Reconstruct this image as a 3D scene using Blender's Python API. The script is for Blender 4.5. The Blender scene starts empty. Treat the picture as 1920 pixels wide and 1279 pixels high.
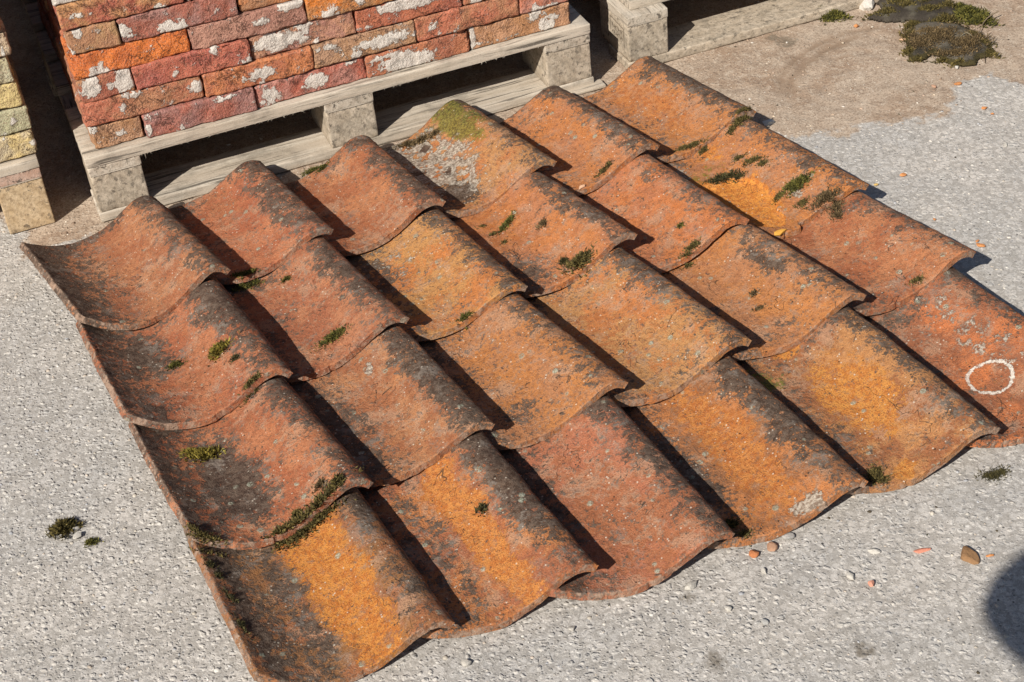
import bpy, math, random
import numpy as np
from mathutils import Vector, Matrix
from mathutils.bvhtree import BVHTree

# ---------------------------------------------------------------- camera, sky, sun, exposure
S = bpy.context.scene
COL = S.collection
F, H, PITCH, ROLL = 3120.09, 1.6306, 0.6487, -0.1139
fw = np.array([0, math.cos(PITCH), -math.sin(PITCH)])
r0 = np.array([1.0, 0, 0]); u0 = np.cross(r0, fw)
cr, sr = math.cos(ROLL), math.sin(ROLL)
RT = cr * r0 + sr * u0
UP = -sr * r0 + cr * u0
cam = bpy.data.cameras.new('camera'); co = bpy.data.objects.new('camera', cam); COL.objects.link(co)
M = Matrix.Identity(4)
for k in range(3):
    M[k][0], M[k][1], M[k][2] = RT[k], UP[k], -fw[k]
M[2][3] = H
co.matrix_world = M
cam.sensor_width = 36; cam.lens = F / 1920 * 36; cam.clip_start = 0.02; cam.clip_end = 3000
S.camera = co

SUN_AZ, SUN_EL = math.radians(56), math.radians(38)      # travel direction of the light over the ground, height
w = bpy.data.worlds.new('World'); S.world = w; w.use_nodes = True
nt = w.node_tree; bg = nt.nodes['Background']
sky = nt.nodes.new('ShaderNodeTexSky'); sky.sky_type = 'NISHITA'; sky.sun_disc = False
sky.sun_elevation = SUN_EL
sky.sun_rotation = math.atan2(-math.cos(SUN_AZ), -math.sin(SUN_AZ))
nt.links.new(sky.outputs[0], bg.inputs[0]); bg.inputs[1].default_value = 0.05
sl = bpy.data.lights.new('sun', 'SUN'); sl.energy = 5.0; sl.angle = math.radians(0.53); sl.color = (1, .945, .86)
so = bpy.data.objects.new('sun', sl); COL.objects.link(so)
ld = Vector((math.cos(SUN_EL) * math.cos(SUN_AZ), math.cos(SUN_EL) * math.sin(SUN_AZ), -math.sin(SUN_EL)))
so.rotation_euler = ld.to_track_quat('-Z', 'Y').to_euler()
S.view_settings.view_transform = 'Standard'; S.view_settings.look = 'None'
S.view_settings.exposure = 0.31; S.view_settings.gamma = 1

def ray(q):
    d = fw + RT * (q[0] - 960) / F - UP * (q[1] - 639.5) / F
    return np.array([0, 0, H]), d / np.linalg.norm(d)
def at(x, y, z=0.0):
    o, d = ray((x, y)); t = (z - H) / d[2]
    return o + d * t

# ---------------------------------------------------------------- numeric helpers
def _h(i, j, k, s):
    n = (i * 374761393 + j * 668265263 + k * 2147483647 + s * 1274126177) & 0xFFFFFFFF
    n = ((n ^ (n >> 13)) * 1274126177) & 0xFFFFFFFF
    n = ((n ^ (n >> 15)) * 2246822519) & 0xFFFFFFFF
    return ((n ^ (n >> 16)) & 0xFFFFFF) / float(0xFFFFFF)
def vnoise(P, s=0):
    P = np.asarray(P, float); i = np.floor(P).astype(np.int64); f = P - i; f = f * f * (3 - 2 * f)
    r = 0
    for a in (0, 1):
        for b in (0, 1):
            for c in (0, 1):
                wgt = (f[:, 0] if a else 1 - f[:, 0]) * (f[:, 1] if b else 1 - f[:, 1]) * (f[:, 2] if c else 1 - f[:, 2])
                r = r + wgt * _h(i[:, 0] + a, i[:, 1] + b, i[:, 2] + c, s)
    return r * 2 - 1
def fbm(P, s=0, o=4, g=.5):
    P = np.asarray(P, float); r = 0; a = 1; t = 0
    for k in range(o):
        r = r + a * vnoise(P * 2 ** k + 17.3 * k, s + k); t += a; a *= g
    return r / t
def sstep(a, b, x):
    t = np.clip((x - a) / (b - a), 0, 1); return t * t * (3 - 2 * t)

def mesh_obj(name, V, Fc, mat, parent=None, attrs=None, smooth=True):
    me = bpy.data.meshes.new(name)
    V = np.asarray(V, np.float32)
    if isinstance(Fc, np.ndarray):
        n, k = Fc.shape
        me.vertices.add(len(V)); me.vertices.foreach_set('co', V.ravel())
        me.loops.add(n * k); me.loops.foreach_set('vertex_index', Fc.astype(np.int32).ravel())
        me.polygons.add(n); me.polygons.foreach_set('loop_start', np.arange(0, n * k, k, dtype=np.int32))
        me.update(calc_edges=True); me.validate()
    else:
        me.from_pydata([tuple(map(float, v)) for v in V], [], Fc)
    me.polygons.foreach_set('use_smooth', np.full(len(me.polygons), smooth))
    if attrs:
        for k, a in attrs.items():
            a = np.asarray(a, np.float32)
            if a.ndim == 1 and len(a) == len(V):
                at_ = me.attributes.new(k, 'FLOAT', 'POINT'); at_.data.foreach_set('value', a)
            elif a.shape == (len(V), 3):
                at_ = me.attributes.new(k, 'FLOAT_VECTOR', 'POINT'); at_.data.foreach_set('vector', a.ravel())
            else:
                c = np.ones((len(V), 4), np.float32); c[:, :3] = a
                at_ = me.attributes.new(k, 'FLOAT_COLOR', 'POINT'); at_.data.foreach_set('color', c.ravel())
    me.materials.append(mat)
    o = bpy.data.objects.new(name, me); COL.objects.link(o)
    if parent: o.parent = parent
    return o
def tag(o, label, cat, group=None):
    o['label'] = label; o['category'] = cat
    if group: o['group'] = group
    return o
def empty(name, loc=(0, 0, 0), rz=0):
    o = bpy.data.objects.new(name, None); COL.objects.link(o); o.location = loc; o.rotation_euler = (0, 0, rz)
    o.empty_display_size = .05
    return o

# ---------------------------------------------------------------- node helpers
class NT:
    def __init__(s, name):
        s.m = bpy.data.materials.new(name); s.m.use_nodes = True; s.t = s.m.node_tree
        s.b = s.t.nodes['Principled BSDF']
        s.b.inputs['Specular IOR Level'].default_value = .25
    def n(s, ty, **k):
        nd = s.t.nodes.new(ty)
        for a, v in k.items(): setattr(nd, a, v)
        return nd
    def put(s, sock, v):
        if hasattr(v, 'links'): s.t.links.new(v, sock)
        elif v is not None: sock.default_value = v
    def attr(s, name, out='Color'): return s.n('ShaderNodeAttribute', attribute_name=name).outputs[out]
    def obj(s): return s.n('ShaderNodeTexCoord').outputs['Object']
    def noise(s, vec, scale, detail=3, rough=.55, dist=0):
        n = s.n('ShaderNodeTexNoise'); s.put(n.inputs['Vector'], vec); n.inputs['Scale'].default_value = scale
        n.inputs['Detail'].default_value = detail; n.inputs['Roughness'].default_value = rough; n.inputs['Distortion'].default_value = dist
        return n.outputs['Fac']
    def vor(s, vec, scale, feat='F1', out='Distance', rnd=1):
        n = s.n('ShaderNodeTexVoronoi', feature=feat); s.put(n.inputs['Vector'], vec); n.inputs['Scale'].default_value = scale
        n.inputs['Randomness'].default_value = rnd
        return n.outputs[out]
    def math(s, op, a, b=None, c=None, clamp=False):
        n = s.n('ShaderNodeMath', operation=op, use_clamp=clamp); s.put(n.inputs[0], a)
        if b is not None: s.put(n.inputs[1], b)
        if c is not None: s.put(n.inputs[2], c)
        return n.outputs[0]
    def ramp(s, x, a, b, lo=0., hi=1.):
        n = s.n('ShaderNodeMapRange', interpolation_type='SMOOTHSTEP'); s.put(n.inputs[0], x)
        n.inputs[1].default_value = a; n.inputs[2].default_value = b; n.inputs[3].default_value = lo; n.inputs[4].default_value = hi
        return n.outputs[0]
    def mix(s, fac, a, b, mode='MIX'):
        n = s.n('ShaderNodeMix', data_type='RGBA', blend_type=mode); s.put(n.inputs[0], fac)
        for sk, v in ((n.inputs[6], a), (n.inputs[7], b)):
            s.put(sk, v if hasattr(v, 'links') else (*v, 1))
        return n.outputs[2]
    def vmath(s, op, a, b):
        n = s.n('ShaderNodeVectorMath', operation=op); s.put(n.inputs[0], a); s.put(n.inputs[1], b); return n.outputs[0]
    def bump(s, h, strength, dist, prev=None):
        n = s.n('ShaderNodeBump'); s.put(n.inputs['Height'], h); n.inputs['Strength'].default_value = strength
        n.inputs['Distance'].default_value = dist
        if prev: s.put(n.inputs['Normal'], prev)
        return n.outputs['Normal']
    def fin(s, col, rough=.9, nrm=None):
        s.put(s.b.inputs['Base Color'], col); s.put(s.b.inputs['Roughness'], rough)
        if nrm: s.put(s.b.inputs['Normal'], nrm)
        return s.m

def mat_tile():
    g = NT('weathered_clay'); P = g.attr('tuv', 'Vector')
    base = g.attr('base'); base2 = g.attr('base2'); mk = g.attr('msk'); mk2 = g.attr('msk2')
    sp = g.n('ShaderNodeSeparateColor'); g.put(sp.inputs[0], mk); O_, D_, W_ = sp.outputs[:3]
    sp2 = g.n('ShaderNodeSeparateColor'); g.put(sp2.inputs[0], mk2); G_, R_, E_ = sp2.outputs[:3]
    def cen(n, k): return g.math('MULTIPLY', g.math('SUBTRACT', n, .5), k)
    def add(*a):
        r = a[0]
        for x in a[1:]: r = g.math('ADD', r, x)
        return r
    n1 = g.noise(P, 14, 5, .62); n2 = g.noise(P, 48, 5, .68, .3); n3 = g.noise(P, 190, 4, .75); n4 = g.noise(P, 520, 2, .7); n5 = g.noise(g.vmath('ADD', P, (3, 7, 5)), 95, 5, .7)
    n6 = g.noise(g.vmath('ADD', P, (9, 1, 4)), 30, 5, .7, .5)
    col = g.mix(g.ramp(add(n1, cen(n3, .5)), .42, .56), base, base2)
    col = g.mix(g.ramp(n5, .46, .62, 0, .55), col, g.mix(1, col, (.62, .55, .52), 'MULTIPLY'))
    col = g.mix(g.ramp(add(n6, cen(n3, .4)), .54, .64, 0, .45), col, g.mix(1, col, (1.25, 1.15, .95), 'MULTIPLY'))
    # worn bright clay where the surface skin is gone: crisp broken outline
    om = g.ramp(add(O_, cen(n2, 1.5), cen(n3, 1.3), cen(n5, .6)), .46, .56)
    hot2 = g.mix(1, g.attr('hot'), (.78, .62, .55), 'MULTIPLY')
    col = g.mix(g.math('MULTIPLY', om, .92), col, g.mix(g.ramp(add(n5, cen(n4, .5)), .42, .6), g.attr('hot'), hot2))
    dust = g.ramp(add(g.noise(g.vmath('ADD', P, (2, 8, 6)), 20, 5, .7, .3), cen(n3, .5)), .50, .62, 0, .55)
    col = g.mix(g.math('MULTIPLY', dust, g.math('SUBTRACT', 1, om)), col, (.43, .265, .17))
    # gritty fired surface
    col = g.mix(g.ramp(n3, .52, .66, 0, .55), col, (.10, .060, .038))
    col = g.mix(g.ramp(n4, .56, .68, 0, .65), col, (.055, .036, .026))
    col = g.mix(g.ramp(g.noise(P, 400, 3, .65), .58, .70, 0, .45), col, (.58, .36, .22))
    # soot and lichen film, grainy
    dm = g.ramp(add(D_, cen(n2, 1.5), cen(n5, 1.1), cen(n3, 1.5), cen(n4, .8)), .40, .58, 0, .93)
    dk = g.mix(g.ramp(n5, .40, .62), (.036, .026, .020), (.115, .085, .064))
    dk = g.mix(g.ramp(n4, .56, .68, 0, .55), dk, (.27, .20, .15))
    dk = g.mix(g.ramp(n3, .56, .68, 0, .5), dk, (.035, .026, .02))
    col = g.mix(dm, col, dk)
    # thin grey crust
    gry = g.ramp(add(g.noise(P, 26, 5, .65, .4), cen(n3, .5)), .55, .66, 0, .62)
    col = g.mix(g.math('MULTIPLY', gry, g.math('ADD', .30, D_, None, True)), col, g.mix(n3, (.13, .105, .085), (.33, .28, .235)))
    # green film
    gm = g.ramp(add(G_, cen(n2, 1.0), cen(n3, .8)), .40, .62, 0, .85)
    col = g.mix(gm, col, g.mix(g.ramp(n3, .4, .6), (.05, .052, .010), (.22, .19, .035)))
    # pale cement and lime
    wm = g.ramp(add(W_, cen(n2, 1.2), cen(n3, .7)), .44, .58, 0, .88)
    col = g.mix(wm, col, g.mix(g.ramp(add(n3, cen(n5, .6)), .40, .62), (.17, .14, .11), (.50, .44, .36)))
    # small round lichens, pale grey green, and white flecks
    lm = g.math('MULTIPLY', g.ramp(add(g.vor(g.vmath('ADD', P, (.3, .7, .2)), 34), cen(n3, .22)), .20, .14), g.ramp(g.noise(P, 17, 2), .52, .58))
    lm = g.math('MULTIPLY', lm, g.ramp(n3, .36, .5))
    col = g.mix(g.math('MULTIPLY', lm, .8), col, g.mix(g.ramp(n4, .4, .6), (.17, .19, .13), (.46, .46, .37)))
    fl = g.math('MULTIPLY', g.ramp(g.vor(P, 120), .20, .12), g.ramp(g.noise(P, 45, 2), .50, .60))
    col = g.mix(g.math('MULTIPLY', fl, .75), col, (.60, .53, .43))
    pit = g.math('MULTIPLY', g.ramp(g.vor(g.vmath('ADD', P, (4, 4, 1)), 70), .13, .07), g.ramp(g.noise(P, 31, 2), .48, .55))
    col = g.mix(g.math('MULTIPLY', pit, .85), col, (.04, .028, .02))
    # hairline cracks
    cr_ = g.ramp(g.math('ABSOLUTE', g.math('SUBTRACT', g.noise(P, 7, 4, .6, .5), .5)), .0022, .0008)
    cr_ = g.math('MULTIPLY', cr_, g.ramp(g.noise(P, 9, 1), .53, .56))
    col = g.mix(g.math('MULTIPLY', cr_, .8), col, (.05, .035, .025))
    # chalk ring
    rm = g.ramp(add(R_, cen(n3, 1.2), cen(n4, .8)), .36, .50, 0, .78)
    col = g.mix(rm, col, g.mix(g.ramp(n3, .4, .6), (.52, .48, .41), (.78, .74, .66)))
    # broken rims: earth grey with pale scuffs
    em = g.ramp(add(E_, cen(n2, 1.4), cen(n3, .8)), .42, .70, 0, .75)
    col = g.mix(em, col, g.mix(g.ramp(add(n5, cen(n2, .8)), .40, .62), (.09, .064, .048), (.42, .28, .20)))
    h = add(g.math('MULTIPLY', n3, .75), g.math('MULTIPLY', n4, .35), g.math('MULTIPLY', n2, .9), g.math('MULTIPLY', n5, .7))
    h = add(h, g.math('MULTIPLY', rm, .35), g.math('MULTIPLY', om, -.15), g.math('MULTIPLY', lm, .2), g.math('MULTIPLY', wm, .35), g.math('MULTIPLY', pit, -.3), g.math('MULTIPLY', cr_, -.3))
    return g.fin(col, g.ramp(n2, .3, .7, .80, .95), g.bump(h, .95, .0036))

def mat_brick():
    g = NT('handmade_brick'); P = g.attr('tuv', 'Vector')
    n1 = g.noise(P, 22, 4, .6); n2 = g.noise(P, 75, 5, .65); n3 = g.noise(P, 260, 3, .65); n4 = g.noise(P, 620, 2)
    col = g.mix(g.ramp(n1, .38, .62), g.attr('base'), g.attr('base2'))
    col = g.mix(g.ramp(n3, .5, .64, 0, .55), col, (.11, .055, .038)); col = g.mix(g.ramp(n4, .55, .68, 0, .5), col, (.62, .42, .30))
    col = g.mix(g.ramp(n2, .55, .75, 0, .45), col, g.attr('base2'))
    crease = g.math('MAXIMUM', g.ramp(g.math('ABSOLUTE', g.math('SUBTRACT', g.noise(P, 24, 5, .7, .4), .5)), .0, .02), g.ramp(g.noise(g.vmath('ADD', P, (8, 3, 2)), 28, 3), .56, .50))
    col = g.mix(g.math('MULTIPLY', g.math('SUBTRACT', 1, crease), .7), col, (.07, .035, .025))
    mk = g.attr('msk'); sp = g.n('ShaderNodeSeparateColor'); g.put(sp.inputs[0], mk)
    a = g.math('ADD', sp.outputs[0], g.math('MULTIPLY', g.math('SUBTRACT', n2, .5), 1.5))
    wm = g.ramp(a, .48, .58)
    bl = g.math('MULTIPLY', g.ramp(g.noise(g.vmath('ADD', P, (5, 2, 1)), 30, 4, .7), .60, .66), g.ramp(n3, .40, .5))
    wm = g.math('MAXIMUM', wm, g.math('MULTIPLY', bl, .75))
    col = g.mix(g.math('MULTIPLY', wm, .93), col, g.mix(n3, (.44, .39, .33), (.78, .74, .68)))
    col = g.mix(g.ramp(g.math('ADD', sp.outputs[1], g.math('MULTIPLY', g.math('SUBTRACT', n2, .5), 1)), .4, .6, 0, .8), col, g.mix(n3, (.05, .045, .03), (.14, .12, .07)))
    h = g.math('ADD', g.math('MULTIPLY', n2, .7), g.math('MULTIPLY', n3, .45))
    h = g.math('ADD', h, g.math('MULTIPLY', wm, .55)); h = g.math('ADD', h, g.math('MULTIPLY', crease, .28)); h = g.math('ADD', h, g.math('MULTIPLY', n4, .15))
    return g.fin(col, .93, g.bump(h, 1., .0058))

def mat_wood(name, a, b, chip=False, stain=(.10, .085, .065)):
    g = NT(name); P = g.attr('tuv', 'Vector')
    mp = g.n('ShaderNodeMapping'); g.put(mp.inputs[0], P); mp.inputs['Scale'].default_value = (.06, 1, 1) if not chip else (.8, 1, 1)
    Q = mp.outputs[0]
    f = g.noise(Q, 130, 4, .75); f2 = g.noise(Q, 45, 5, .65, .6); n3 = g.noise(P, 330, 3, .7); n1 = g.noise(P, 14, 4, .6)
    col = g.mix(g.ramp(f2, .35, .65), a, b)
    col = g.mix(g.ramp(f, .5, .64, 0, .6), col, stain); col = g.mix(g.ramp(g.noise(g.vmath('ADD', Q, (4, 1, 2)), 80, 3), .60, .66, 0, .8), col, (.06, .05, .04))
    col = g.mix(g.ramp(n3, .5, .7, 0, .4), col, tuple(x * .55 for x in a))
    col = g.mix(g.ramp(n1, .5, .72, 0, .45), col, stain)
    col = g.mix(g.ramp(g.noise(P, 480, 2), .62, .72, 0, .5), col, (.62, .56, .48))
    if chip:
        v = g.n('ShaderNodeSeparateColor'); g.put(v.inputs[0], g.vor(P, 230, out='Color')); w_ = g.n('ShaderNodeTexWave', wave_type='RINGS', rings_direction='X'); g.put(w_.inputs['Vector'], P); w_.inputs['Scale'].default_value = 17; w_.inputs['Distortion'].default_value = 5; w_.inputs['Detail'].default_value = 3; w_.inputs['Detail Scale'].default_value = 2.5
        col = g.mix(g.ramp(w_.outputs['Fac'], .5, .9, 0, .26), col, stain)
        col = g.mix(.18, col, g.mix(v.outputs[0], tuple(x * .45 for x in a), tuple(x * 1.35 for x in b)))
    h = g.math('ADD', g.math('MULTIPLY', f, .8), g.math('MULTIPLY', n3, .5))
    return g.fin(col, .92, g.bump(h, .8, .0016))

def mat_ground():
    g = NT('concrete_ground'); P = g.obj()
    dirt = g.attr('dirt', 'Fac'); fine = g.attr('fine', 'Fac'); st = g.attr('stain', 'Fac')
    n0 = g.noise(P, 3.2, 4, .6); n1 = g.noise(P, 17, 4, .6); n2 = g.noise(P, 70, 4, .65); n3 = g.noise(P, 300, 3, .7); n4 = g.noise(P, 700, 2)
    Pd = g.vmath('ADD', P, g.vmath('SCALE', P, P))
    w_ = g.n('ShaderNodeTexNoise'); g.put(w_.inputs[0], P); w_.inputs['Scale'].default_value = 60
    sc = g.n('ShaderNodeVectorMath', operation='SCALE'); g.put(sc.inputs[0], w_.outputs['Color']); sc.inputs['Scale'].default_value = .012
    Q = g.vmath('ADD', P, sc.outputs[0])
    v1 = g.vor(Q, 95); c1 = g.vor(Q, 95, out='Color'); v2 = g.vor(Q, 190); c2 = g.vor(Q, 190, out='Color')
    s1 = g.n('ShaderNodeSeparateColor'); g.put(s1.inputs[0], c1); s2 = g.n('ShaderNodeSeparateColor'); g.put(s2.inputs[0], c2)
    con = g.mix(g.ramp(n1, .35, .65), (.44, .405, .365), (.54, .50, .455))
    con = g.mix(g.ramp(n0, .4, .6, 0, .6), con, (.40, .39, .375))
    stone = g.mix(s2.outputs[0], (.30, .295, .29), (.60, .555, .50))
    stone = g.mix(g.ramp(s2.outputs[1], .9, .95), stone, (.72, .69, .64)); stone = g.mix(g.ramp(s2.outputs[2], .90, .95, 0, .8), stone, (.14, .14, .145))
    con = g.mix(g.math('MULTIPLY', g.ramp(v2, .44, .34), .72), con, stone); con = g.mix(g.ramp(v1, .46, .60, 0, .45), con, (.23, .21, .185))
    big = g.mix(s1.outputs[0], (.34, .33, .315), (.60, .56, .50))
    con = g.mix(g.math('MULTIPLY', g.ramp(v1, .38, .3), g.ramp(s1.outputs[1], .55, .7, 0, .75)), con, big)
    con = g.mix(g.ramp(n3, .54, .66, 0, .55), con, (.21, .19, .165)); con = g.mix(g.ramp(g.noise(P, 420, 2), .60, .68, 0, .6), con, (.70, .67, .62))
    con = g.mix(g.ramp(n4, .60, .70, 0, .6), con, (.12, .11, .10)); con = g.mix(g.math('MULTIPLY', g.ramp(g.vor(g.vmath('ADD', P, (3, 3, 3)), 75), .16, .10), g.ramp(g.noise(P, 30, 2), .52, .58)), con, (.10, .095, .09))
    # dirt
    dt = g.mix(g.ramp(n1, .35, .65), (.33, .235, .165), (.44, .345, .26))
    dt = g.mix(g.ramp(n0, .42, .58, 0, .5), dt, (.47, .385, .30)); dt = g.mix(g.ramp(n2, .5, .62, 0, .6), dt, (.53, .44, .345))
    dt = g.mix(g.ramp(n3, .48, .62, 0, .65), dt, (.15, .10, .07)); dt = g.mix(g.math('MULTIPLY', g.ramp(g.noise(P, 28, 5, .75), .54, .62, 0, .5), g.ramp(n2, .4, .6)), dt, (.20, .14, .10))
    dt = g.mix(g.math('MULTIPLY', g.ramp(v2, .26, .18), g.ramp(s2.outputs[1], .78, .84)), dt, (.62, .55, .46))
    dt = g.mix(g.ramp(n4, .60, .70, 0, .5), dt, (.11, .08, .06))
    dt = g.mix(g.math('MULTIPLY', g.attr('rut', 'Fac'), 1.0, None, True), dt, (.25, .175, .12))
    dmk = g.ramp(g.math('ADD', dirt, g.math('MULTIPLY', g.math('SUBTRACT', g.noise(P, 40, 5, .75), .5), .9)), .40, .62)
    col = g.mix(dmk, con, dt)
    col = g.mix(g.ramp(g.math('ADD', st, g.math('MULTIPLY', g.math('SUBTRACT', n2, .5), 1.)), .45, .75, 0, .7), col, (.13, .105, .075))
    stand = g.ramp(s1.outputs[1], .45, .7)
    h = g.math('MULTIPLY', g.math('MULTIPLY', g.ramp(v1, .46, .18), stand), 1.3)
    h = g.math('ADD', h, g.math('MULTIPLY', g.math('MULTIPLY', g.ramp(v2, .45, .2), g.ramp(s2.outputs[2], .4, .7)), .6))
    h = g.math('ADD', h, g.math('MULTIPLY', n3, .6)); h = g.math('ADD', h, g.math('MULTIPLY', g.ramp(n2, .40, .52), .22)); h = g.math('ADD', h, g.math('MULTIPLY', n1, .3))
    h = g.math('MULTIPLY', h, g.math('SUBTRACT', 1, g.math('MULTIPLY', fine, .62)))
    h = g.math('MULTIPLY', h, g.math('SUBTRACT', 1, g.math('MULTIPLY', dmk, .35)))
    return g.fin(col, .92, g.bump(h, .85, .0017))

def mat_attr(name, rough=.9, gs=300, amp=.35, bump=.001):
    g = NT(name); P = g.obj(); n = g.noise(P, gs, 4, .7)
    col = g.mix(g.ramp(n, .4, .7, 0, amp), g.attr('base'), g.mix(1, g.attr('base'), (.35, .33, .3), 'MULTIPLY'))
    return g.fin(col, rough, g.bump(n, .7, bump))
def mat_plain(name, c, rough=.85, gs=200, bump=.001):
    g = NT(name); P = g.obj(); n = g.noise(P, gs, 4, .7)
    col = g.mix(g.ramp(n, .35, .7, 0, .6), c, tuple(x * .6 for x in c))
    return g.fin(col, rough, g.bump(n, .7, bump))

MT = mat_tile(); MB = mat_brick(); MG = mat_ground()
MWB = mat_wood('weathered_board', (.44, .37, .29), (.54, .475, .39))
MWC = mat_wood('sawn_block', (.40, .325, .24), (.50, .42, .325), True)
MWY = mat_wood('tan_chip_block', (.46, .33, .19), (.55, .42, .27), True, (.20, .13, .07))
MWP = mat_wood('pinkish_board', (.42, .27, .20), (.48, .34, .27))
MMOSS = mat_attr('moss_leaf', .8, 150, .3, .0004)
MST = mat_attr('stone_chip', .9, 350, .3, .0008); MFB = mat_attr('fibrous_mat', .95, 420, .8, .0035)

# ---------------------------------------------------------------- ground
def densify(a, b, step, lo, hi, n):
    return np.concatenate([-np.geomspace(hi, -a + .02, n)[:-1] if False else np.array([-hi]), np.arange(a, b, step), np.array([hi])])
gx = np.concatenate([[-600, -100, -20, -6, -3], np.arange(-1.6, 1.7, .008), [3, 6, 20, 100, 600]])
gy = np.concatenate([[-600, -100, -20, -5, -1, .6], np.arange(1.1, 4.2, .008), [5, 8, 20, 100, 600]])
X, Y = np.meshgrid(gx, gy); nxg, nyg = len(gx), len(gy)
PX = np.stack([X.ravel(), Y.ravel(), np.zeros(X.size)], 1)
def poly_sd(P, poly):
    poly = np.array(poly)[:, :2]; x, y = P[:, 0], P[:, 1]; ins = np.zeros(len(P), bool); dd = np.full(len(P), 1e9)
    for i in range(len(poly)):
        a, b = poly[i], poly[(i + 1) % len(poly)]
        c = (a[1] > y) != (b[1] > y)
        xi = (b[0] - a[0]) * (y - a[1]) / (b[1] - a[1] + 1e-12) + a[0]
        ins ^= c & (x < xi)
        e = b - a; t = np.clip(((P[:, :2] - a) @ e) / (e @ e), 0, 1); q = a + t[:, None] * e
        dd = np.minimum(dd, np.hypot(x - q[:, 0], y - q[:, 1]))
    return np.where(ins, dd, -dd)
dpoly = [at(x, y) for x, y in [(1200, 330), (1400, 262), (1500, 252), (1590, 246), (1680, 235), (1745, 215), (1790, 180), (1800, 150), (1860, 138), (1925, 160), (2100, 175), (2300, -300), (-300, -300), (-60, 300), (60, 470), (200, 445), (500, 400), (900, 380)]]
sd = poly_sd(PX, dpoly)
dirt = np.clip(.5 + sd / .09 + .5 * fbm(PX * 14, 3) + .25 * fbm(PX * 50, 9), 0, 1)
# the concrete is cleaner and finer to the right
fine = sstep(-.1, .9, PX[:, 0])
stain = np.zeros(len(PX))
for x, y, r in [(1342, 1237, .03), (1622, 1218, .026), (1290, 1120, .018), (1475, 78, .04), (1450, 70, .03), (540, 700, 0)]:
    q = at(x, y); stain = np.maximum(stain, .75 * np.exp(-((PX[:, 0] - q[0]) ** 2 + (PX[:, 1] - q[1]) ** 2) / (r * r + 1e-9)))
def arc(pts, wd):
    q = np.array([at(*p)[:2] for p in pts]); d = np.full(len(PX), 9.)
    for a, b in zip(q[:-1], q[1:]):
        e = b - a; t = np.clip(((PX[:, :2] - a) @ e) / (e @ e), 0, 1); c = a + t[:, None] * e
        d = np.minimum(d, np.hypot(PX[:, 0] - c[:, 0], PX[:, 1] - c[:, 1]))
    return np.exp(-(d / wd) ** 2)
rut = np.maximum(arc([(1478, 170), (1484, 145), (1508, 118), (1545, 92), (1600, 66)], .012), arc([(1460, 168), (1466, 140), (1492, 108), (1530, 82), (1585, 58), (1640, 50)], .009)) * (.7 + .5 * fbm(PX * 30, 6))
idx = np.arange(nxg * nyg).reshape(nyg, nxg)
Fg = np.stack([idx[:-1, :-1], idx[:-1, 1:], idx[1:, 1:], idx[1:, :-1]], -1).reshape(-1, 4)
near = (np.abs(PX[:, 0]) < 1.6) & (PX[:, 1] > 1.1) & (PX[:, 1] < 4.2)
PX[:, 2] = np.where(near, .0016 * fbm(PX * 22, 5) - .0016 - .004 * np.clip(rut, 0, 1) + dirt * (.0022 * fbm(PX * 45, 15) + .0016 * np.clip(fbm(PX * 18, 25), 0, 1)), -.001)
gr = mesh_obj('ground', PX, Fg, MG, attrs={'dirt': dirt, 'fine': fine, 'rut': rut, 'stain': stain}); gr['kind'] = 'structure'
def gz(x, y): return float(.0016 * fbm(np.array([[x * 22, y * 22, 0.]]), 5)[0] - .0016)

# ---------------------------------------------------------------- clay tiles
W_T = .250; UC = .2445
PU = np.array([0, .012, .026, .045, .068, .092, .114, .136, .158, .178, .198, .214, .228, .240, .250, .258])
PH = np.array([.038, .0295, .0215, .0125, .0052, .0010, .0004, .0035, .0105, .020, .0325, .0435, .0525, .0550, .0505, .0430])
PH2 = np.array([.024, .0185, .013, .0070, .0026, .0004, .0004, .0038, .0112, .0212, .0335, .044, .0517, .0545, .052, .0475])
PU = PU * W_T / .258; PH = PH * .91; PH[:5] *= 1.08; PH2 = PH2 * .91
CB = (np.polyfit(PU, PH, 8), np.polyfit(PU, PH2, 8))
TIPS = [[(417, 507), (612, 430), (822, 375), (1030, 300), (1225, 275), (1407, 208)],
        [(530, 692), (752, 597), (975, 535), (1183, 445), (1393, 410), (1618, 345)],
        [(680, 900), (913, 795), (1163, 718), (1397, 638), (1612, 553), (1820, 478)],
        [(832, 1165), (1105, 1062), (1362, 1000), (1615, 905), (1862, 802), (2090, 715)]]
ANG = [[28, 26, 25, 27.5, 26, 27], [25, 26, 25, 27.5, 26, 27], [26, 25, 26.5, 27, 27, 27.5], [24.5, 24.5, 22.5, 23.5, 23.5, 25.5]]
LEN = [[.352, .340, .328, .340, .350, .335], [.368] * 6, [.368] * 6, [.368, .368, .37, .37, .37, .37]]
RED = (.35, .135, .072); RED2 = (.27, .095, .06); ORG = (.48, .20, .078); SAL = (.44, .20, .108); HOT = (.60, .24, .06); YEL = (.46, .26, .12); BRN = (.30, .14, .07)
ROW = ['top row', 'second row', 'third row', 'bottom row']
NTH = ['leftmost', 'second from the left', 'third from the left', 'third from the right', 'second from the right', 'rightmost']
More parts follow.
